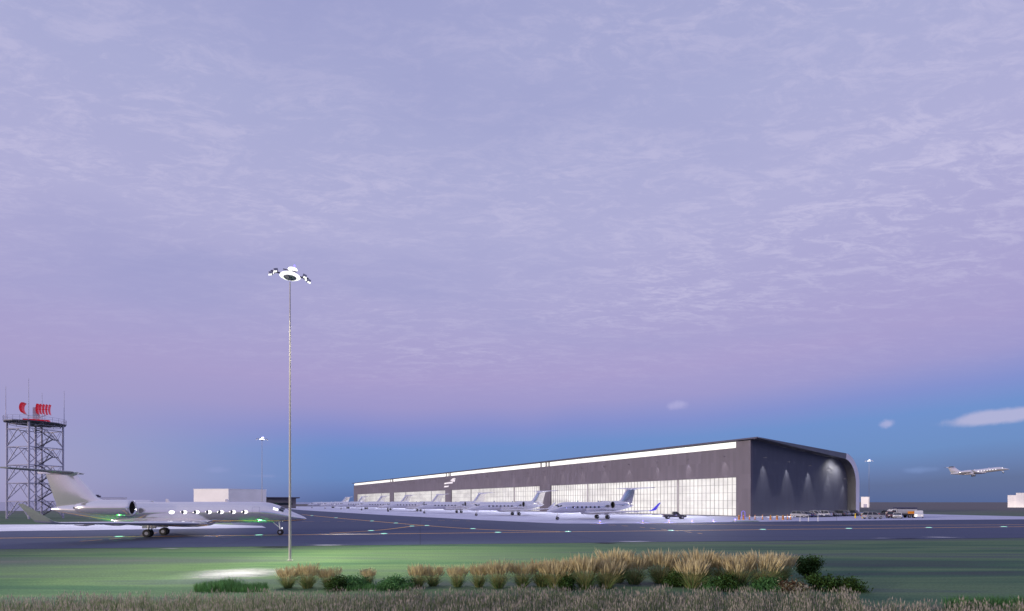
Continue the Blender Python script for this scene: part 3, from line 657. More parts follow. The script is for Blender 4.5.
spot('mast_lamp', (mx_ - 1.1, my_ - .5, 20.1), (-50, 58, 5), 10000, 50, 1, (1, .95, .85), .3)

# ------------------------------------------------------------------ radar tower
TC = Vector((-121, 127, 0)); T = empty('radar_tower', TC, 0, 'steel lattice radar tower with a red antenna behind the jet tail', 'tower')
ux = Vector((-.69, .722, 0)); rotT = Matrix.Rotation(R(-13), 3, 'Z')
def leg(k): v = rotT @ Vector((.722, .69, 0)); w = rotT @ Vector((-.69, .722, 0)); r = 5.3; return {0: v * r, 1: w * r, 2: -v * r, 3: -w * r}[k]
ZP = 24.2; lv = [0, 4.4, 8.9, 13.4, 17.9, 22.4]
for k in range(4): o = MB(); p = leg(k); o.tube(p, p + Vector((0, 0, ZP)), .21, n=8); o.build('leg', M['steel'], T)
for k in range(4):
    o = MB(); a, b = leg(k), leg((k + 1) % 4); md = (a + b) / 2
    for z0, z1 in zip(lv, lv[1:]):
        e = Vector((0, 0, z1)); o.tube(a + e, b + e, .10, n=6); o.tube(a + Vector((0, 0, z0 + .3)), md + e, .095, n=6); o.tube(b + Vector((0, 0, z0 + .3)), md + e, .095, n=6)
        o.tube((a + md) / 2 + Vector((0, 0, (z0 + z1) / 2)), (a * .86 + md * .14) + e, .045, n=5); o.tube((b + md) / 2 + Vector((0, 0, (z0 + z1) / 2)), (b * .86 + md * .14) + e, .045, n=5)
    o.build('bracing', M['steel'], T)
o = MB(); o.lathe([(0, .24), (ZP, .24)], n=10); o.build('core', M['steel'], T)
sv = rotT @ Vector((.722, .69, 0)); sw = rotT @ Vector((-.69, .722, 0))
o = MB(); hgt = 0; k = 0
while hgt < 22.2:                                           # zig-zag stair with handrails
    s0, s1 = (.6, 3.3) if k % 2 == 0 else (3.3, .6); off = -.7 if k % 2 == 0 else .7
    for q in (-.42, .42):
        a = sv * s0 + sw * (off + q) + Vector((0, 0, hgt)); b = sv * s1 + sw * (off + q) + Vector((0, 0, hgt + 2.24))
        o.tube(a, b, .07, n=5); o.tube(a + Vector((0, 0, 1)), b + Vector((0, 0, 1)), .035, n=5)
        for t in (0, .33, .66, 1): p = a.lerp(b, t); o.tube(p, p + Vector((0, 0, 1)), .025, n=4)
    for t in range(9): p = (sv * s0 + sw * off + Vector((0, 0, hgt))).lerp(sv * s1 + sw * off + Vector((0, 0, hgt + 2.24)), (t + .5) / 9); o.box(p, (.4, .8, .04), 0, Matrix.Rotation(math.atan2(sv.y, sv.x), 3, 'Z'))
    p = sv * (s1 + (.5 if s1 > 1 else -.35)) + Vector((0, 0, hgt + 2.24)); o.box(p, (1.0, 2.3, .06), 0, Matrix.Rotation(math.atan2(sv.y, sv.x), 3, 'Z'))
    hgt += 2.24; k += 1
o.build('stairs', M['steel_dark'], T)
o = MB(); o.lathe([(ZP - .2, .3), (ZP - .22, 5.8), (ZP - .16, 5.95), (ZP + .05, 5.95), (ZP + .05, .1)], n=12); dk = o.build('platform', M['steel_dark'], T, ang=20)
o = MB()
for k in range(8): a = math.pi * k / 4 + .2; o.tube((0, 0, ZP - .9), (5.6 * math.cos(a), 5.6 * math.sin(a), ZP - .3), .07, n=5)
for k in range(12): a = math.pi * k / 6; b_ = a + math.pi / 6; o.tube((4.9 * math.cos(a), 4.9 * math.sin(a), ZP - .75), (4.9 * math.cos(b_), 4.9 * math.sin(b_), ZP - .75), .06, n=5); o.tube((4.9 * math.cos(a), 4.9 * math.sin(a), ZP - .75), (4.9 * math.cos(a), 4.9 * math.sin(a), ZP - .2), .05, n=5)
o.build('joists', M['steel'], dk)
o = MB()
for k in range(24):
    a = 2 * math.pi * k / 24; p = Vector((5.85 * math.cos(a), 5.85 * math.sin(a), ZP + .05)); a2 = 2 * math.pi * (k + 1) / 24; p2 = Vector((5.85 * math.cos(a2), 5.85 * math.sin(a2), ZP + .05))
    o.tube(p, p + Vector((0, 0, 1.15)), .035, n=5)
    for h in (.6, 1.15): o.tube(p + Vector((0, 0, h)), p2 + Vector((0, 0, h)), .03, n=5)
o.build('railing', M['steel'], dk)
for k in range(4): o = MB(); p = leg(k) * 1.04; o.tube(p + Vector((0, 0, ZP)), p + Vector((0, 0, 33 if k != 3 else 34.5)), .07, .035, n=6); o.build('lightning_rod', M['steel'], T)
# antenna group, set across the line of sight
AN = empty('radar_antenna', (0, 0, 0)); AN.parent = T; AN.rotation_euler.z = math.atan2(sv.y, sv.x)
def ab(name, mm, fn, sm=True): o = MB(); fn(o); return o.build(name, mm, AN, smooth=sm)
ab('turntable', M['red'], lambda o: o.box((.2, 0, ZP + .75), (4.9, 1.6, .38)), False)
ab('pedestal', M['white'], lambda o: (o.box((.1, .2, ZP + 1.6), (1.2, 1.0, 1.3)), o.box((-.1, .3, ZP + 3.1), (.9, .7, 1.9))), False)
def refl(o):
    n = 12; secs = []
    for i in range(n + 1):
        a = R(-66 + 132 * i / n); zc = 3.65 + 1.4 * math.sin(a); xx = -2.6 - .75 * math.cos(a) + .5
        secs.append([(xx, -1.1, ZP + zc), (xx, 1.1, ZP + zc), (xx + .5, 1.1, ZP + zc), (xx + .5, -1.1, ZP + zc)])
    o.loft(secs)
ab('reflector', M['red'], refl)
def ribs(o):
    for q in range(5):
        n = 12; secs = []; x0 = .6 + .58 * q; w_ = .07 if q else .2
        for i in range(n + 1):
            a = R(-70 + 140 * i / n); zc = 3.65 + 1.35 * math.sin(a); xx = x0 - .32 * math.cos(a)
            secs.append([(xx - w_ * .7, -.8, ZP + zc), (xx - w_ * .7, .8, ZP + zc), (xx + w_ * .7, .8, ZP + zc), (xx + w_ * .7, -.8, ZP + zc)])
        o.loft(secs)
    o.box((1.5, 0, ZP + 3.65), (2.3, .12, .12))
ab('ribbed_feed', M['red'], ribs)
ab('support_strut', M['white'], lambda o: (o.tube((-2.3, 0, ZP + 2.3), (0, 0, ZP + 1.2), .09), o.tube((2.2, 0, ZP + 2.4), (.3, 0, ZP + 1.2), .09)))

# ------------------------------------------------------------------ distant buildings
def block(name, label, corners_px, Y, z0, top_py, mm, extra=None, rz=0, depth=18, roof=True):
    t0, t1 = [math.atan((p - 512) / FP) for p in corners_px]; tm = (t0 + t1) / 2; rr = Y / math.cos(tm); h = AZ(top_py, Y); w = rr * (t1 - t0)
    r = empty(name, ((rr + depth / 2) * math.sin(tm), (rr + depth / 2) * math.cos(tm), 0), -tm, label, 'building')
    o = MB(); o.box((0, 0, h / 2), (w, depth, h)); o.build('wall', mm, r, smooth=False)
    o = MB(); o.box((0, 0, h + .1), (w + .3, depth + .3, .2)); o.build('roof', M['white'] if mm is M['wall_white'] else M['steel_dark'], r, smooth=False)
    return r, w, h
# white block on the left: two faces of one box seen at its corner
c0 = Vector((AX(228.5, 250), 250, 0))
ang = R(33); d1 = Vector((-math.cos(R(8)), math.sin(R(8)), 0)); d2 = Vector((.60, .80, 0))
zt = AZ(489.3, 250)
bl = empty('white_building', c0, 0, 'plain white box building behind the taxiing jet', 'building')
l1 = 19.3; l2 = 19
o = MB(); q = [Vector((0, 0, 0)), d2 * l2, d2 * l2 + d1 * l1, d1 * l1]
o.add([tuple(p) for p in q] + [(p.x, p.y, zt) for p in q], [(0, 1, 5, 4), (1, 2, 6, 5), (2, 3, 7, 6), (3, 0, 4, 7), (4, 5, 6, 7)]); o.build('wall', M['wall_white'], bl, smooth=False)
cm = sum(q, Vector()) / 4
o = MB(); q2 = [cm + (p - cm) * 1.012 for p in q]; o.add([(p.x, p.y, zt) for p in q2] + [(p.x, p.y, zt + .3) for p in q2], [(0, 1, 5, 4), (1, 2, 6, 5), (2, 3, 7, 6), (3, 0, 4, 7), (4, 5, 6, 7), (3, 2, 1, 0)]); o.build('roof_edge', M['wall_white'], bl, smooth=False)
o = MB(); p = d1 * 5; o.box((p.x, p.y - .06, 1.2), (1.2, .1, 2.4), 0, Matrix.Rotation(R(-8), 3, 'Z')); o.build('door', M['steel'], bl, smooth=False)
r, w, h = block('terminal_building', 'low dark building with a flat overhanging roof beside the white block', (258, 296), 330, 0, 498.5, M['wall_grey'])
o = MB(); o.box((.5, -1, h + .55), (w + 3.5, 22, .7)); o.build('roof_overhang', M['steel_dark'], r, smooth=False)
o = MB(); o.box((0, -9.05, h * .45), (w * .8, .1, 1.5)); o.build('window_band', M['glass'], r, smooth=False)
r, w, h = block('pale_shed', 'low pale shed glimpsed over the taxiing jet engine', (98, 127), 320, 0, 497.6, M['wall_white'])
o = MB(); o.box((-9, 0, h + 1.0), (4, 4, 1.7)); o.box((-6.5, 0, h + .7), (1, 2, 1.2)); o.build('rooftop_unit', M['steel_dark'], r, smooth=False)
r, w, h = block('white_store', 'small white box building behind the light mast by the hangar end', (861, 869.5), 390, 0, 497, M['wall_white'])
o = MB(); o.box((0, -9.06, 1.3), (2.2, .1, 2.6)); o.build('door', M['steel'], r, smooth=False)
r, w, h = block('white_warehouse', 'stepped white warehouse at the right edge below the climbing jet', (1016, 1048), 380, 0, 493.0, M['wall_white'])
o = MB(); ww = 4.6; o.box((-w / 2 - ww / 2, .5, (h - 1.5) / 2), (ww, 17, h - 1.5)); o.build('annexe', M['wall_white'], r, smooth=False)
o = MB(); o.box((2, -9.06, 1.6), (3, .1, 3.2)); o.build('door', M['steel'], r, smooth=False)

# ------------------------------------------------------------------ vehicles
def paint(name, c): return mat('car_paint_' + name, c, .28, 0.0, var=.03, coat=.6)
CP = {'white': paint('white', (.52, .52, .56)), 'silver': paint('silver', (.30, .30, .34)), 'black': paint('black', (.03, .03, .035)), 'charcoal': paint('charcoal', (.055, .05, .06)),
      'navy': paint('navy', (.04, .05, .12)), 'maroon': paint('maroon', (.12, .04, .05)), 'grey': paint('grey', (.2, .2, .22))}
CPJ = mat('headlight_lens', (.8, .8, .8), .1, emit=(1, 1, .95), estr=.05)
M['tail'] = mat('tail_lamp', (.4, .02, .02), .3)
def wheel(par, x, y, r, w=.22):
    s = 1 if y > 0 else -1; o = MB(); o.lathe([(-w / 2, r * .6), (-w / 2, r * .9), (-w / 3, r), (w / 3, r), (w / 2, r * .9), (w / 2, r * .6)], (x, y, r), 'y', 18, 0, True)
    t = o.build('wheel', M['tyre'], par); o = MB(); o.lathe([(s * (w / 2 + .002), .02), (s * (w / 2 + .012), r * .3), (s * (w / 2 + .004), r * .58)], (x, y, r), 'y', 12, 0, True); o.build('rim', M['hub'], t)
def hull(o, prof_, hw, tum=.0, zb=.7, mi=0):
    """side profile (x,z) closed polygon lofted across the car with rounded edges"""
    secs = []
    for f, ins in ((-1, .06), (-.93, .0), (.93, .0), (1, .06)):
        secs.append([(x * (1 - ins * .25), f * (hw - max(0, z - zb) * tum), z - (ins * .6 if z > zb else 0)) for x, z in prof_])
    o.loft(secs, mi)
def make_car(kind, label, cp):
    if kind == 'suv': L_, bp, gp, wx, wr = 4.7, [(-2.3, .35), (-2.35, .75), (-2.25, 1.02), (-.6, 1.05), (.85, 1.03), (2.1, .9), (2.32, .7), (2.3, .35)], [(-2.15, 1.0), (-1.75, 1.62), (-.2, 1.7), (.35, 1.62), (1.05, 1.0)], 1.42, .36
    elif kind == 'sedan': L_, bp, gp, wx, wr = 4.6, [(-2.25, .3), (-2.3, .7), (-2.2, .95), (-1.4, .98), (1.0, .95), (2.1, .8), (2.28, .6), (2.25, .3)], [(-1.65, .93), (-.95, 1.36), (-.1, 1.42), (.35, 1.36), (1.15, .92)], 1.38, .33
    else: L_, bp, gp, wx, wr = 5.4, [(-2.7, .45), (-2.72, .98), (-2.6, 1.02), (-.55, 1.02), (-.5, 1.12), (1.15, 1.12), (2.5, 1.02), (2.68, .8), (2.65, .45)], [(-.5, 1.1), (-.42, 1.72), (.1, 1.8), (.55, 1.74), (1.25, 1.1)], 1.7, .41
    r = empty({'suv': 'parked_suv', 'sedan': 'parked_car', 'pickup': 'pickup_truck'}[kind], (0, 0, 0), 0, label, 'pickup truck' if kind == 'pickup' else 'car')
    hw = .93 if kind != 'pickup' else .98
    o = MB(); hull(o, bp, hw); b = o.build('body', cp, r, ang=30)
    o = MB(); hull(o, gp, hw - .06, .22, 1.0); g = o.build('cabin_glass', M['glass'], r, ang=30)
    top = [(x, z) for x, z in gp if z > gp[1][1] - .02 or z == max(p[1] for p in gp)]
    xs = [p[0] for p in gp[1:-1]]; zt_ = max(p[1] for p in gp)
    o = MB(); o.box(((min(xs) + max(xs)) / 2, 0, zt_ + .0), (max(xs) - min(xs) - .1, (hw - .06 - .22 * (zt_ - 1)) * 1.9, .06)); 
    for s in (-1, 1):
        pxs = [gp[0][0] + .1, (xs[0] + xs[-1]) / 2, gp[-1][0] - .12]; pt = [xs[0] + .05, (xs[0] + xs[-1]) / 2, xs[-1] - .05]
        for a_, b_ in zip(pxs, pt): o.tube((a_, s * (hw - .045), gp[0][1] + .02), (b_, s * (hw - .05 - .22 * (zt_ - 1.0)), zt_ - .02), .045, n=5)
    o.build('roof', cp, r, ang=30)
    if kind == 'pickup': o = MB(); o.box((-1.6, 0, 1.035), (1.85, 1.6, .02)); o.build('bed', M['black'], r, smooth=False)
    for sx in (-1, 1):
        for sy in (-1, 1): wheel(r, sx * wx, sy * (hw - .1), wr)
    xf = max(p[0] for p in bp); zf = .72 if kind != 'pickup' else .86
    for s in (-1, 1):
        o = MB(); o.box((xf - .08, s * .66, zf), (.2, .38, .14)); o.build('headlight', CPJ, r, smooth=False)
        o = MB(); o.box((min(p[0] for p in bp) + .05, s * .72, zf + .08), (.14, .26, .18)); o.build('tail_light', M['tail'], r, smooth=False)
    o = MB(); o.box((xf - .02, 0, zf - .2), (.1, 1.5, .16)); o.build('bumper', M['black'], r, smooth=False)
    return r
def put_at(o, x, y, rz): o.location = (x, y, .016); o.rotation_euler = (0, 0, rz); return o
protos = {}
def car(kind, col, x, y, rz, label, group=None):
    if (kind, col) not in protos: o = make_car(kind, label, CP[col]); protos[(kind, col)] = o
    else: o = copy_tree(protos[(kind, col)])
    o['label'] = label
    if group: o['group'] = group
    return put_at(o, x, y, rz)
row = [('suv', 'silver'), ('sedan', 'navy'), ('sedan', 'white'), ('suv', 'white'), ('suv', 'white'), ('suv', 'black'), ('sedan', 'silver'), ('suv', 'charcoal'), ('sedan', 'silver'), ('suv', 'grey'), ('suv', 'black'), ('sedan', 'white')]
fw = math.atan2(-D.y, -D.x); P0 = Vector((G(800, 517.4)[0], G(800, 517.4)[1], 0)); names = {'suv': 'SUV', 'sedan': 'saloon car'}
for i, (kd, cl_) in enumerate(row):
    p = P0 + ET * (2.95 * i) + D * random.uniform(-.3, .3)
    car(kd, cl_, p.x, p.y, fw + (math.pi if i % 3 == 1 else 0) + random.uniform(-.03, .03), '%s %s parked along the dark side wall, %s from the left' % (cl_, names[kd], ORD[i]), 'cars parked along the hangar side wall')
x, y = G(674.5, 519.0); car('pickup', 'charcoal', x, y, R(-4), 'dark pickup truck in front of the first lit hangar door')
x, y = G(872.5, 518.9); car('suv', 'silver', x, y, R(4), 'silver SUV parked side-on just past the curved hangar end')
x, y = G(885.5, 516.9); car('pickup', 'charcoal', x, y, R(8), 'dark pickup behind the silver SUV past the hangar end')
x, y = G(891, 517.9); car('suv', 'maroon', x, y, R(-120), 'maroon SUV parked in front of the fuel tanker')
x, y = G(897.5, 518.3); car('sedan', 'white', x, y, R(-129), 'white saloon parked in front of the fuel tanker')
# fuel tanker
x, y = G(901, 517.7); FT = empty('fuel_truck', (x, y, .016), R(172), 'white fuel tanker with an orange panel and dark blue top', 'fuel truck'); FT.scale = (.88, .88, .88)
def stad(w, h, x, zc, n=20): return [(x, w * math.copysign(abs(math.cos(a)) ** .6, math.cos(a)), zc + h * math.copysign(abs(math.sin(a)) ** .6, math.sin(a))) for a in [2 * math.pi * k / n for k in range(n)]]
o = MB(); o.loft([stad(.9, .6, -3.9, 1.95), stad(1.15, .8, -3.8, 1.95), stad(1.15, .8, 1.5, 1.95), stad(.9, .6, 1.6, 1.95)]); o.build('tank', CP['silver'], FT, ang=40)
o = MB(); o.box2((-3.9, -1.0, 2.78), (1.6, 1.0, 3.05)); o.build('top_rail', mat('navy_deck', (.02, .025, .09), .8, spec=.1), FT, smooth=False)
for s in (-1, 1): o = MB(); o.box2((-3.75, s * 1.155, 1.2), (-1.2, s * 1.2, 1.95)); o.build('orange_panel', M['orange'], FT, smooth=False)
o = MB(); o.box2((-4.0, -.95, .75), (3.6, .95, 1.1)); o.build('chassis', M['black'], FT, smooth=False)
o = MB(); hull(o, [(1.8, .7), (1.8, 2.5), (2.9, 2.55), (3.5, 1.75), (3.75, 1.6), (3.8, .7)], 1.15, .05, 1.6); cb = o.build('cab', CP['white'], FT, ang=30)
o = MB(); hull(o, [(2.05, 1.65), (2.05, 2.3), (2.9, 2.35), (3.42, 1.7)], 1.17, .05, 1.6); o.build('cab_glass', M['glass'], cb, ang=30)
for xx in (-2.9, -1.7, 2.9):
    for s in (-1, 1): wheel(FT, xx, s * 1.0, .5, .35)
# white van
x, y = G(918.8, 518.0); V = empty('white_van', (x, y, .016), R(-129), 'white van parked beside the fuel tanker, furthest right', 'van')
o = MB(); hull(o, [(-1.9, .35), (-1.95, 1.7), (-1.8, 1.95), (.6, 1.95), (1.35, 1.2), (1.95, 1.0), (2.0, .35)], .92, .06, 1.0); o.build('body', CP['white'], V, ang=30)
o = MB(); hull(o, [(.0, 1.2), (0, 1.75), (.6, 1.78), (1.22, 1.2)], .935, .06, 1.0); o.build('cab_glass', M['glass'], V, ang=30)
o = MB(); o.box((-.9, 0, 1.5), (1.2, 1.8, .45)); o.build('side_window', M['glass'], V, smooth=False)
for xx in (-1.2, 1.2):
    for s in (-1, 1): wheel(V, xx, s * .83, .34)
for s in (-1, 1): o = MB(); o.box((1.95, s * .65, .8), (.16, .32, .18)); o.build('headlight', CPJ, V, smooth=False)

# ------------------------------------------------------------------ small things by the hangar corner
def drum(label, x, y, first=[None]):
    if first[0] is None:
        r = empty('traffic_drum'); o = MB(); o.lathe([(0, .36), (.1, .36), (.101, .29), (.4, .27)], n=14, caps=True); o.lathe([(.401, .28), (.62, .26)], n=14, mi=1, caps=True); o.lathe([(.621, .27), (.84, .25)], n=14, caps=True); o.lathe([(.841, .25), (1.0, .24)], n=14, mi=1, caps=True); o.lathe([(1.001, .24), (1.2, .2)], n=14, caps=True)
        o.build('barrel', [M['orange'], M['black']], r); o = MB(); o.lathe([(1.2, .05), (1.24, .09), (1.4, .08), (1.43, .01)], n=10, caps=True); o.build('warning_lamp', M['yellow'], r); first[0] = r
    else: r = copy_tree(first[0])
    r.location = (x, y, .016); r.scale = (.8, .8, .8); return tag(r, label, 'traffic drum', 'orange drums and posts by the hangar corner')
def delin(label, x, y, first=[None]):
    if first[0] is None:
        r = empty('delineator_post'); o = MB(); o.lathe([(0, .28), (.08, .26), (.09, .1)], n=10, caps=True); o.build('base', M['black'], r)
        o = MB(); o.lathe([(.09, .12), (1.1, .10), (1.2, .05)], n=10, caps=True); o.build('post', M['orange'], r); o = MB(); o.lathe([(.7, .116), (.9, .114)], n=10); o.build('reflector_band', M['white'], r); first[0] = r
    else: r = copy_tree(first[0])
    r.location = (x, y, .016); return tag(r, label, 'delineator post', 'orange drums and posts by the hangar corner')
kinds = 'ddpppdddpp'; cnt = {'d': 0, 'p': 0}
for px, kd in zip((739, 743.5, 749.5, 755, 762.5, 770.5, 777, 783, 787.5, 790.5), kinds):
    x, y = G(px, 519.8)
    if kd == 'd': drum('orange and black traffic drum near the hangar corner, %s from the left' % ORD[cnt[kd]], x, y)
    else: delin('thin orange delineator post near the hangar corner, %s from the left' % ORD[cnt[kd]], x, y)
    cnt[kd] += 1
x, y = G(743.3, 518.6); AR = empty('hoop_barrier', (x, y, .016), 0, 'blue glowing hoop standing behind the orange drums', 'hoop')
o = MB(); pts = [Vector((-.42, 0, 0)), Vector((-.42, 0, 1.5))] + [Vector((-.42 * math.cos(a), 0, 1.5 + .42 * math.sin(a))) for a in [math.pi * k / 8 for k in range(1, 8)]] + [Vector((.42, 0, 1.5)), Vector((.42, 0, 0))]
for a_, b_ in zip(pts, pts[1:]): o.tube(a_, b_, .075, n=7)
o.build('tube', mat('violet_tube', C(110, 100, 190), .4, emit=C(130, 115, 235), estr=.5), AR)
o = MB()
for s in (-1, 1): o.lathe([(0, .16), (.04, .15), (.05, .08)], (s * .42, 0, 0), n=10, caps=True)
o.build('foot', M['steel_dark'], AR)
for i, px in enumerate((800, 808.5, 818)):
    x, y = G(px, 521.6)
    r = empty('marker_post', (x, y, .02), 0, 'thin white marker post at the taxiway edge before the parked cars, %s from the left' % ORD[i], 'marker post', 'white marker posts'); o = MB(); o.lathe([(0, .07), (1.2, .06), (1.25, .02)], n=8, caps=True); o.build('post', M['white'], r)
    o = MB(); o.lathe([(1.0, .068), (1.1, .067)], n=8); o.build('reflector_band', M['steel_dark'], r)
for px, lab in ((855.3, 'yellow bollard at the foot of the curved roof end'), (862.3, 'yellow bollard just right of the curved roof end')):
    x, y = G(px, 518.2); r = empty('bollard', (x, y, .016), 0, lab, 'bollard', 'yellow bollards'); o = MB(); o.lathe([(0, .16), (1.1, .16), (1.22, .1), (1.25, .01)], n=12, caps=True); o.build('post', M['yellow'], r); o = MB(); o.lathe([(.75, .166), (.9, .166)], n=12); o.build('band', M['black'], r)

# ------------------------------------------------------------------ planting
def plant_mat(name, c, var=.3):
    m = mat(name, c, .7, var=var, scale=4, spec=.2); N, L = m.node_tree.nodes, m.node_tree.links
    b = N['Principled BSDF']; t = N.new('ShaderNodeBsdfTranslucent'); L.new(b.inputs['Base Color'].links[0].from_socket, t.inputs[0])
    x = N.new('ShaderNodeMixShader'); x.inputs[0].default_value = .42; L.new(b.outputs[0], x.inputs[1]); L.new(t.outputs[0], x.inputs[2])
    L.new(x.outputs[0], N['Material Output'].inputs[0]); return m
M['plume'] = plant_mat('tan_plume', (.62, .53, .31)); M['plume2'] = plant_mat('pale_plume', (.72, .64, .41)); M['stalk'] = plant_mat('grass_stalk', (.34, .32, .14))
M['leafg'] = plant_mat('reed_leaf', (.15, .26, .09)); M['leafd'] = plant_mat('dark_leaf', (.03, .06, .008)); M['leafm'] = plant_mat('mid_leaf', (.07, .15, .045)); M['leafy'] = plant_mat('fresh_leaf', (.11, .26, .09))
M['mead1'] = plant_mat('pink_seedhead', (.38, .335, .28)); M['mead2'] = plant_mat('straw_blade', (.40, .40, .25)); M['mead3'] = plant_mat('green_blade', (.22, .29, .13)); M['mead4'] = plant_mat('dark_blade', (.11, .14, .08))
M['bark'] = plant_mat('twig_bark', (.12, .07, .04))
def strip(o, base, tip, w, bend, mi, segs=3, taper=True):
    """a thin bent blade with two facing strips"""
    base, tip = Vector(base), Vector(tip); d = tip - base; a = random.uniform(0, math.pi); sd = Vector((math.cos(a), math.sin(a), 0))
    vs = []
    for i in range(segs + 1):
        t = i / segs; p = base + d * t + Vector((bend[0], bend[1], -abs(bend[2]))) * t * t
        ww = w * (1 - .85 * t if taper else 1); vs += [p - sd * ww / 2, p + sd * ww / 2]
    o.add(vs, [(2 * i, 2 * i + 1, 2 * i + 3, 2 * i + 2) for i in range(segs)], mi)
def plume(o, base, d, ln, w, mi):
    base = Vector(base)
    for q in range(2):
        a = random.uniform(0, math.pi); sd = Vector((math.cos(a), math.sin(a), 0))
        ps = [base, base + d * ln * .3 - sd * w / 2, base + d * ln * .3 + sd * w / 2, base + d * ln * .65 - sd * w * .4, base + d * ln * .65 + sd * w * .4, base + d * ln]
        o.add(ps, [(0, 2, 1), (1, 2, 4, 3), (3, 4, 5)], mi)
def make_reed(seed, h, wid, ns=150):
    random.seed(seed); r = empty('reed_grass_clump')
    o = MB()
    for _ in range(300):
        a = random.uniform(0, 6.283); rr = random.uniform(0, .22); ln = h * random.uniform(.35, .7); sp = random.uniform(.1, .6) * wid
        b = (rr * math.cos(a), rr * math.sin(a), 0); strip(o, b, (b[0] + sp * math.cos(a), b[1] + sp * math.sin(a), ln), .022, (.2 * math.cos(a), .2 * math.sin(a), random.uniform(.05, .25)), random.choice((0, 0, 1)))
    o.build('leaves', [M['leafg'], M['stalk']], r, smooth=False)
    o = MB()
    for _ in range(ns):
        a = random.uniform(0, 6.283); rr = random.uniform(0, .18); sp = wid * math.sqrt(random.random()) * .62; ln = h * random.uniform(.72, 1.0)
        b = Vector((rr * math.cos(a), rr * math.sin(a), .05)); t = Vector((sp * math.cos(a) + random.uniform(-.05, .05), sp * math.sin(a), ln * .72)); strip(o, b, t, .012, (0, 0, 0), 2, 2)
        d = ((t - b).normalized() + Vector((random.uniform(-.12, .12), random.uniform(-.12, .12), .2))).normalized(); plume(o, t - d * .08, d, ln * random.uniform(.3, .5), random.uniform(.022, .045), random.choice((0, 0, 1)))
    o.build('plumes', [M['plume'], M['plume2'], M['stalk']], r, smooth=False)
    return r
reeds = [(288, 569, 588), (307.5, 566.5, 588), (329, 569, 587), (368, 570.5, 585), (418, 566, 587), (433, 566, 586), (457.5, 566, 587), (479, 565, 587), (498.5, 562.5, 588), (522.5, 562.5, 587), (542, 560, 586), (556, 562, 588), (568, 559.5, 586),
         (585.5, 559.5, 589), (606, 562, 588), (616, 553, 582), (634, 558, 584), (660, 552.5, 583), (677, 560, 582), (692, 562, 588), (701, 555, 583), (725, 557, 584), (739, 556.5, 588), (763, 556, 587), (781, 556, 580)]
pr = [make_reed(11, 1.35, 1.0, 300), make_reed(12, 1.35, .88, 260), make_reed(13, 1.35, 1.1, 320)]
for i, (px, ty, by) in enumerate(reeds):
    x, Y = G(px, by); hh = (by - ty) * Y / FP
    o = pr[i] if i < 3 else copy_tree(pr[i % 3]); o.location = (x, Y, 0); s = hh / 1.35 * random.uniform(1.0, 1.16); o.scale = (s * random.uniform(.95, 1.3), s * random.uniform(.9, 1.2), s); o.rotation_euler.z = random.uniform(0, 6)
    tag(o, 'tan plumed reed grass clump in the planted row, %s from the left' % ORD[i], 'ornamental grass', 'reed grass clumps along the planting bed')
def make_bush(name, label, x, Y, rx, ry, h, z0, mats, n, seed, stem=False, lsz=.075, shape='dome', group=None):
    random.seed(seed); r = empty(name, (x, Y, 0), 0, label, 'shrub', group); o = MB()
    clumps = []
    for _ in range(max(8, int(n / 130))):
        a = random.uniform(0, 6.283); q = math.sqrt(random.random()); zz = random.random()
        f = (.45 + .55 * zz) if shape == 'cone' else math.sqrt(max(.05, 1 - zz * zz * .9))
        clumps.append((Vector((rx * q * f * math.cos(a), ry * q * f * math.sin(a), z0 + (h - z0) * zz * .88)), random.uniform(.14, .24)))
    for k in range(n):
        c, cr_ = random.choice(clumps); v = Vector((random.gauss(0, 1), random.gauss(0, 1), random.gauss(0, .8))) * cr_ * .75; p = c + v
        if p.z < .02: p.z = random.uniform(.02, .1)
        nn = Vector((random.gauss(0, 1), random.gauss(0, 1), random.gauss(.5, 1))).normalized(); u = nn.orthogonal().normalized(); u.rotate(Matrix.Rotation(random.uniform(0, 6.28), 3, nn)); w_ = nn.cross(u); s = lsz * random.uniform(.6, 1.3)
        o.add([p - u * s, p + w_ * s * .45, p + u * s, p - w_ * s * .45], [(0, 1, 2, 3)], random.choice(range(len(mats))))
    o.build('foliage', mats, r, smooth=False)
    o = MB()
    for k in range(9 if stem else 6):
        c = random.choice(clumps)[0]; b = Vector((random.uniform(-.12, .12), random.uniform(-.1, .1), 0)) if stem else Vector((c.x * .6, c.y * .6, 0))
        o.tube(b, b.lerp(c, .5) + Vector((0, 0, .05)), .025, .018, n=5); o.tube(b.lerp(c, .5) + Vector((0, 0, .05)), c, .018, .008, n=5)
    o.build('branches', M['bark'], r)
    return r
DK = [M['leafd'], M['leafd'], M['leafm']]; MD = [M['leafm'], M['leafy'], M['leafy']]
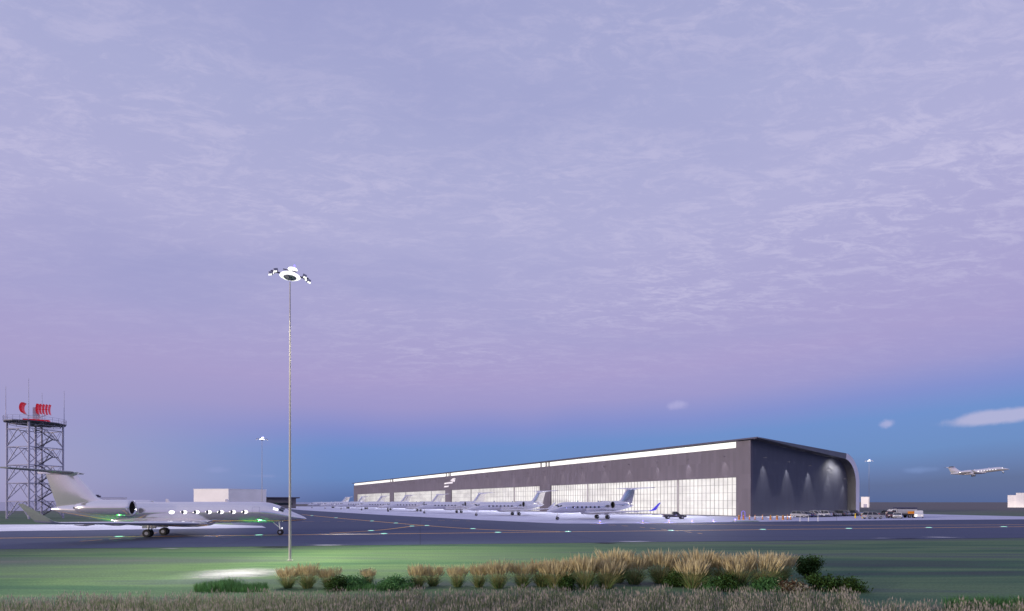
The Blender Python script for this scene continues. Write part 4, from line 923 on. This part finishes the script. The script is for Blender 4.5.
for i, (px, by, wpx, hpx, kind, nm, lab) in enumerate([
    (807.5, 578, 25, 21, 'ball', 'rounded_shrub', 'dark green rounded shrub on short stems right of the tall grasses'),
    (820, 590, 42, 13, 'dark', 'low_hedge', 'low dark hedge mound below the rounded shrub'),
    (848, 591, 32, 11, 'dark', 'low_hedge', 'low dark hedge mound at the right end of the planting'),
    (338, 590, 20, 12, 'dark', 'low_shrub', 'dark low shrub beside the third grass clump from the left'),
    (354, 588, 26, 10, 'mid', 'low_shrub', 'green low shrub left of the isolated fourth grass clump'),
    (396, 589, 40, 9, 'mid', 'low_shrub', 'wide green shrub in the gap right of the fourth grass clump'),
    (566, 590, 12, 15, 'dark', 'low_shrub', 'small dark shrub in front of the middle grass clumps'),
    (676, 586, 22, 12, 'dark', 'low_shrub', 'dark shrub in the dip between tall grass clumps'),
    (711, 588, 26, 10, 'mid', 'low_shrub', 'green shrub in the gap right of the tallest grass clumps'),
    (727, 590, 22, 14, 'dark', 'low_shrub', 'dark shrub at the foot of the right-hand grass group'),
    (768, 590, 34, 10, 'mid', 'low_shrub', 'low green shrub at the foot of the last grass clumps'),
    (788, 591, 34, 9, 'brown', 'low_shrub', 'low brown heather shrub left of the dark hedge mounds')]):
    x, Y = G(px, by); w_ = wpx * Y / FP / 2; h = hpx * Y / FP
    ms = {'ball': DK, 'dark': DK, 'mid': MD, 'brown': [M['bark'], M['mead2'], M['bark']]}[kind]
    make_bush(nm, lab, x, Y, w_ * .9, min(w_ * .8, .6), h, .3 if kind == 'ball' else .03, ms, 5200 if kind == 'ball' else int(900 + 60 * wpx), 50 + i, kind == 'ball', .06, 'cone' if kind == 'ball' else 'dome')

# tufts: one sheet of blades, nobody could count them
def blades(name, spots, hts, mats, wid, plume_ix, plume_frac, seed, lean=.18):
    rng = np.random.default_rng(seed); n = len(spots); V_ = []; F_ = []; I_ = []
    P = np.zeros((n, 3)); P[:, :2] = spots; h = hts
    a = rng.uniform(0, np.pi, n); sd = np.stack([np.cos(a), np.sin(a), np.zeros(n)], 1)
    la = rng.uniform(0, 2 * np.pi, n); lm = rng.uniform(0, lean, n) * h; ln = np.stack([np.cos(la) * lm, np.sin(la) * lm, np.zeros(n)], 1)
    w = wid * rng.uniform(.6, 1.3, n)[:, None]; up = np.array([0, 0, 1.0])
    p1 = P + ln * .3 + up * (h * .55)[:, None]; p2 = P + ln + up * h[:, None]
    v = np.stack([P - sd * w / 2, P + sd * w / 2, p1 + sd * w * .4, p1 - sd * w * .4, p2], 1).reshape(-1, 3)
    ix = np.arange(n)[:, None] * 5; quads = ix + np.array([[0, 1, 2, 3]]); tris = ix + np.array([[3, 2, 4]])
    mi = rng.integers(0, len(mats) - 1, n)
    # seed heads
    pm = np.where(rng.random(n) < plume_frac)[0]; k = len(pm); d = (p2 - p1)[pm]; d /= np.linalg.norm(d, axis=1)[:, None]; L_ = rng.uniform(.10, .2, k)[:, None]; ww = rng.uniform(.018, .034, k)[:, None]
    b0 = p2[pm] - d * .05; hv = np.stack([b0, b0 + d * L_ * .4 + sd[pm] * ww / 2, b0 + d * L_, b0 + d * L_ * .4 - sd[pm] * ww / 2], 1).reshape(-1, 3)
    hq = np.arange(k)[:, None] * 4 + np.array([[0, 1, 2, 3]]) + len(v)
    verts = np.concatenate([v, hv]); me = bpy.data.meshes.new(name)
    me.vertices.add(len(verts)); me.vertices.foreach_set('co', verts.astype(np.float32).ravel())
    loops = np.concatenate([quads.ravel(), tris.ravel(), hq.ravel()]); me.loops.add(len(loops)); me.loops.foreach_set('vertex_index', loops.astype(np.int32))
    ls = np.concatenate([np.arange(n) * 4, n * 4 + np.arange(n) * 3, n * 7 + np.arange(k) * 4]); me.polygons.add(len(ls)); me.polygons.foreach_set('loop_start', ls.astype(np.int32))
    for m in mats: me.materials.append(m)
    me.polygons.foreach_set('material_index', np.concatenate([mi, mi, np.full(k, plume_ix)]).astype(np.int32))
    me.update(calc_edges=True); me.validate()
    o = bpy.data.objects.new(name, me); COL.objects.link(o); return o
rng = np.random.default_rng(4)
n = 95000
X = rng.uniform(-27, 27, n); Yv = rng.uniform(15.4, 22.2, n); px = 512 + X / Yv * FP
yf = np.interp(px, [-200, 0, 120, 250, 400, 550, 700, 855, 862, 1100], [19.0, 19.7, 20.2, 20.7, 21.1, 21.7, 21.4, 21.2, 18.9, 18.4])
yf += .35 * np.sin(X * 1.7) * np.sin(X * .61 + 1) + .2 * np.sin(X * 4.1)
keep = Yv < yf
# leave thin places and clumps
cl = np.sin(X * 2.3 + Yv * 1.1) * np.sin(Yv * 2.9 - X * .8) + .6 * np.sin(X * 5.1 + 2) * np.sin(Yv * 4.3)
keep &= rng.random(n) < (.75 + .25 * cl)
sp = np.stack([X, Yv], 1)[keep]; hts = rng.uniform(.28, .56, keep.sum()) * (1 + .15 * cl[keep])
tag(blades('meadow_grass', sp, hts, [M['mead2'], M['mead3'], M['mead3'], M['mead4'], M['mead1']], .016, 4, .42, 5), 'pinkish brown meadow grass with fine seedheads along the bottom', 'grass', kind='stuff')
def tufts(x0, x1, by, n, seed):
    rng = np.random.default_rng(seed); pxs = rng.uniform(x0, x1, n); pys = by + rng.uniform(-2.5, 2.5, n); Yt = EYE * FP / (pys - HZ); return np.stack([(pxs - 512) / FP * Yt, Yt], 1), rng.uniform(.25, .6, n)
a1, h1 = tufts(194, 268, 590, 2600, 1); a2, h2 = tufts(945, 1060, 610, 3500, 2); xa = a1[:, 0]; ta = (xa - xa.min()) / (xa.max() - xa.min()); h1 = h1 * (.25 + .85 * np.sin(np.pi * np.clip(ta * .9 + .05, 0, 1)) ** .7) * (.8 + .3 * np.sin(xa * 3.1) * np.sin(xa * 1.3)); a3, h3 = tufts(345, 412, 589, 900, 3); a4, h4 = tufts(700, 800, 590, 900, 4)
tag(blades('green_grass', np.concatenate([a1, a2, a3, a4]), np.concatenate([h1, h2, h3 * .7, h4 * .7]), [M['leafy'], M['leafm'], M['leafy'], M['leafy']], .02, 0, 0, 9, .7), 'bright green grass tufts behind the meadow', 'grass', kind='stuff')
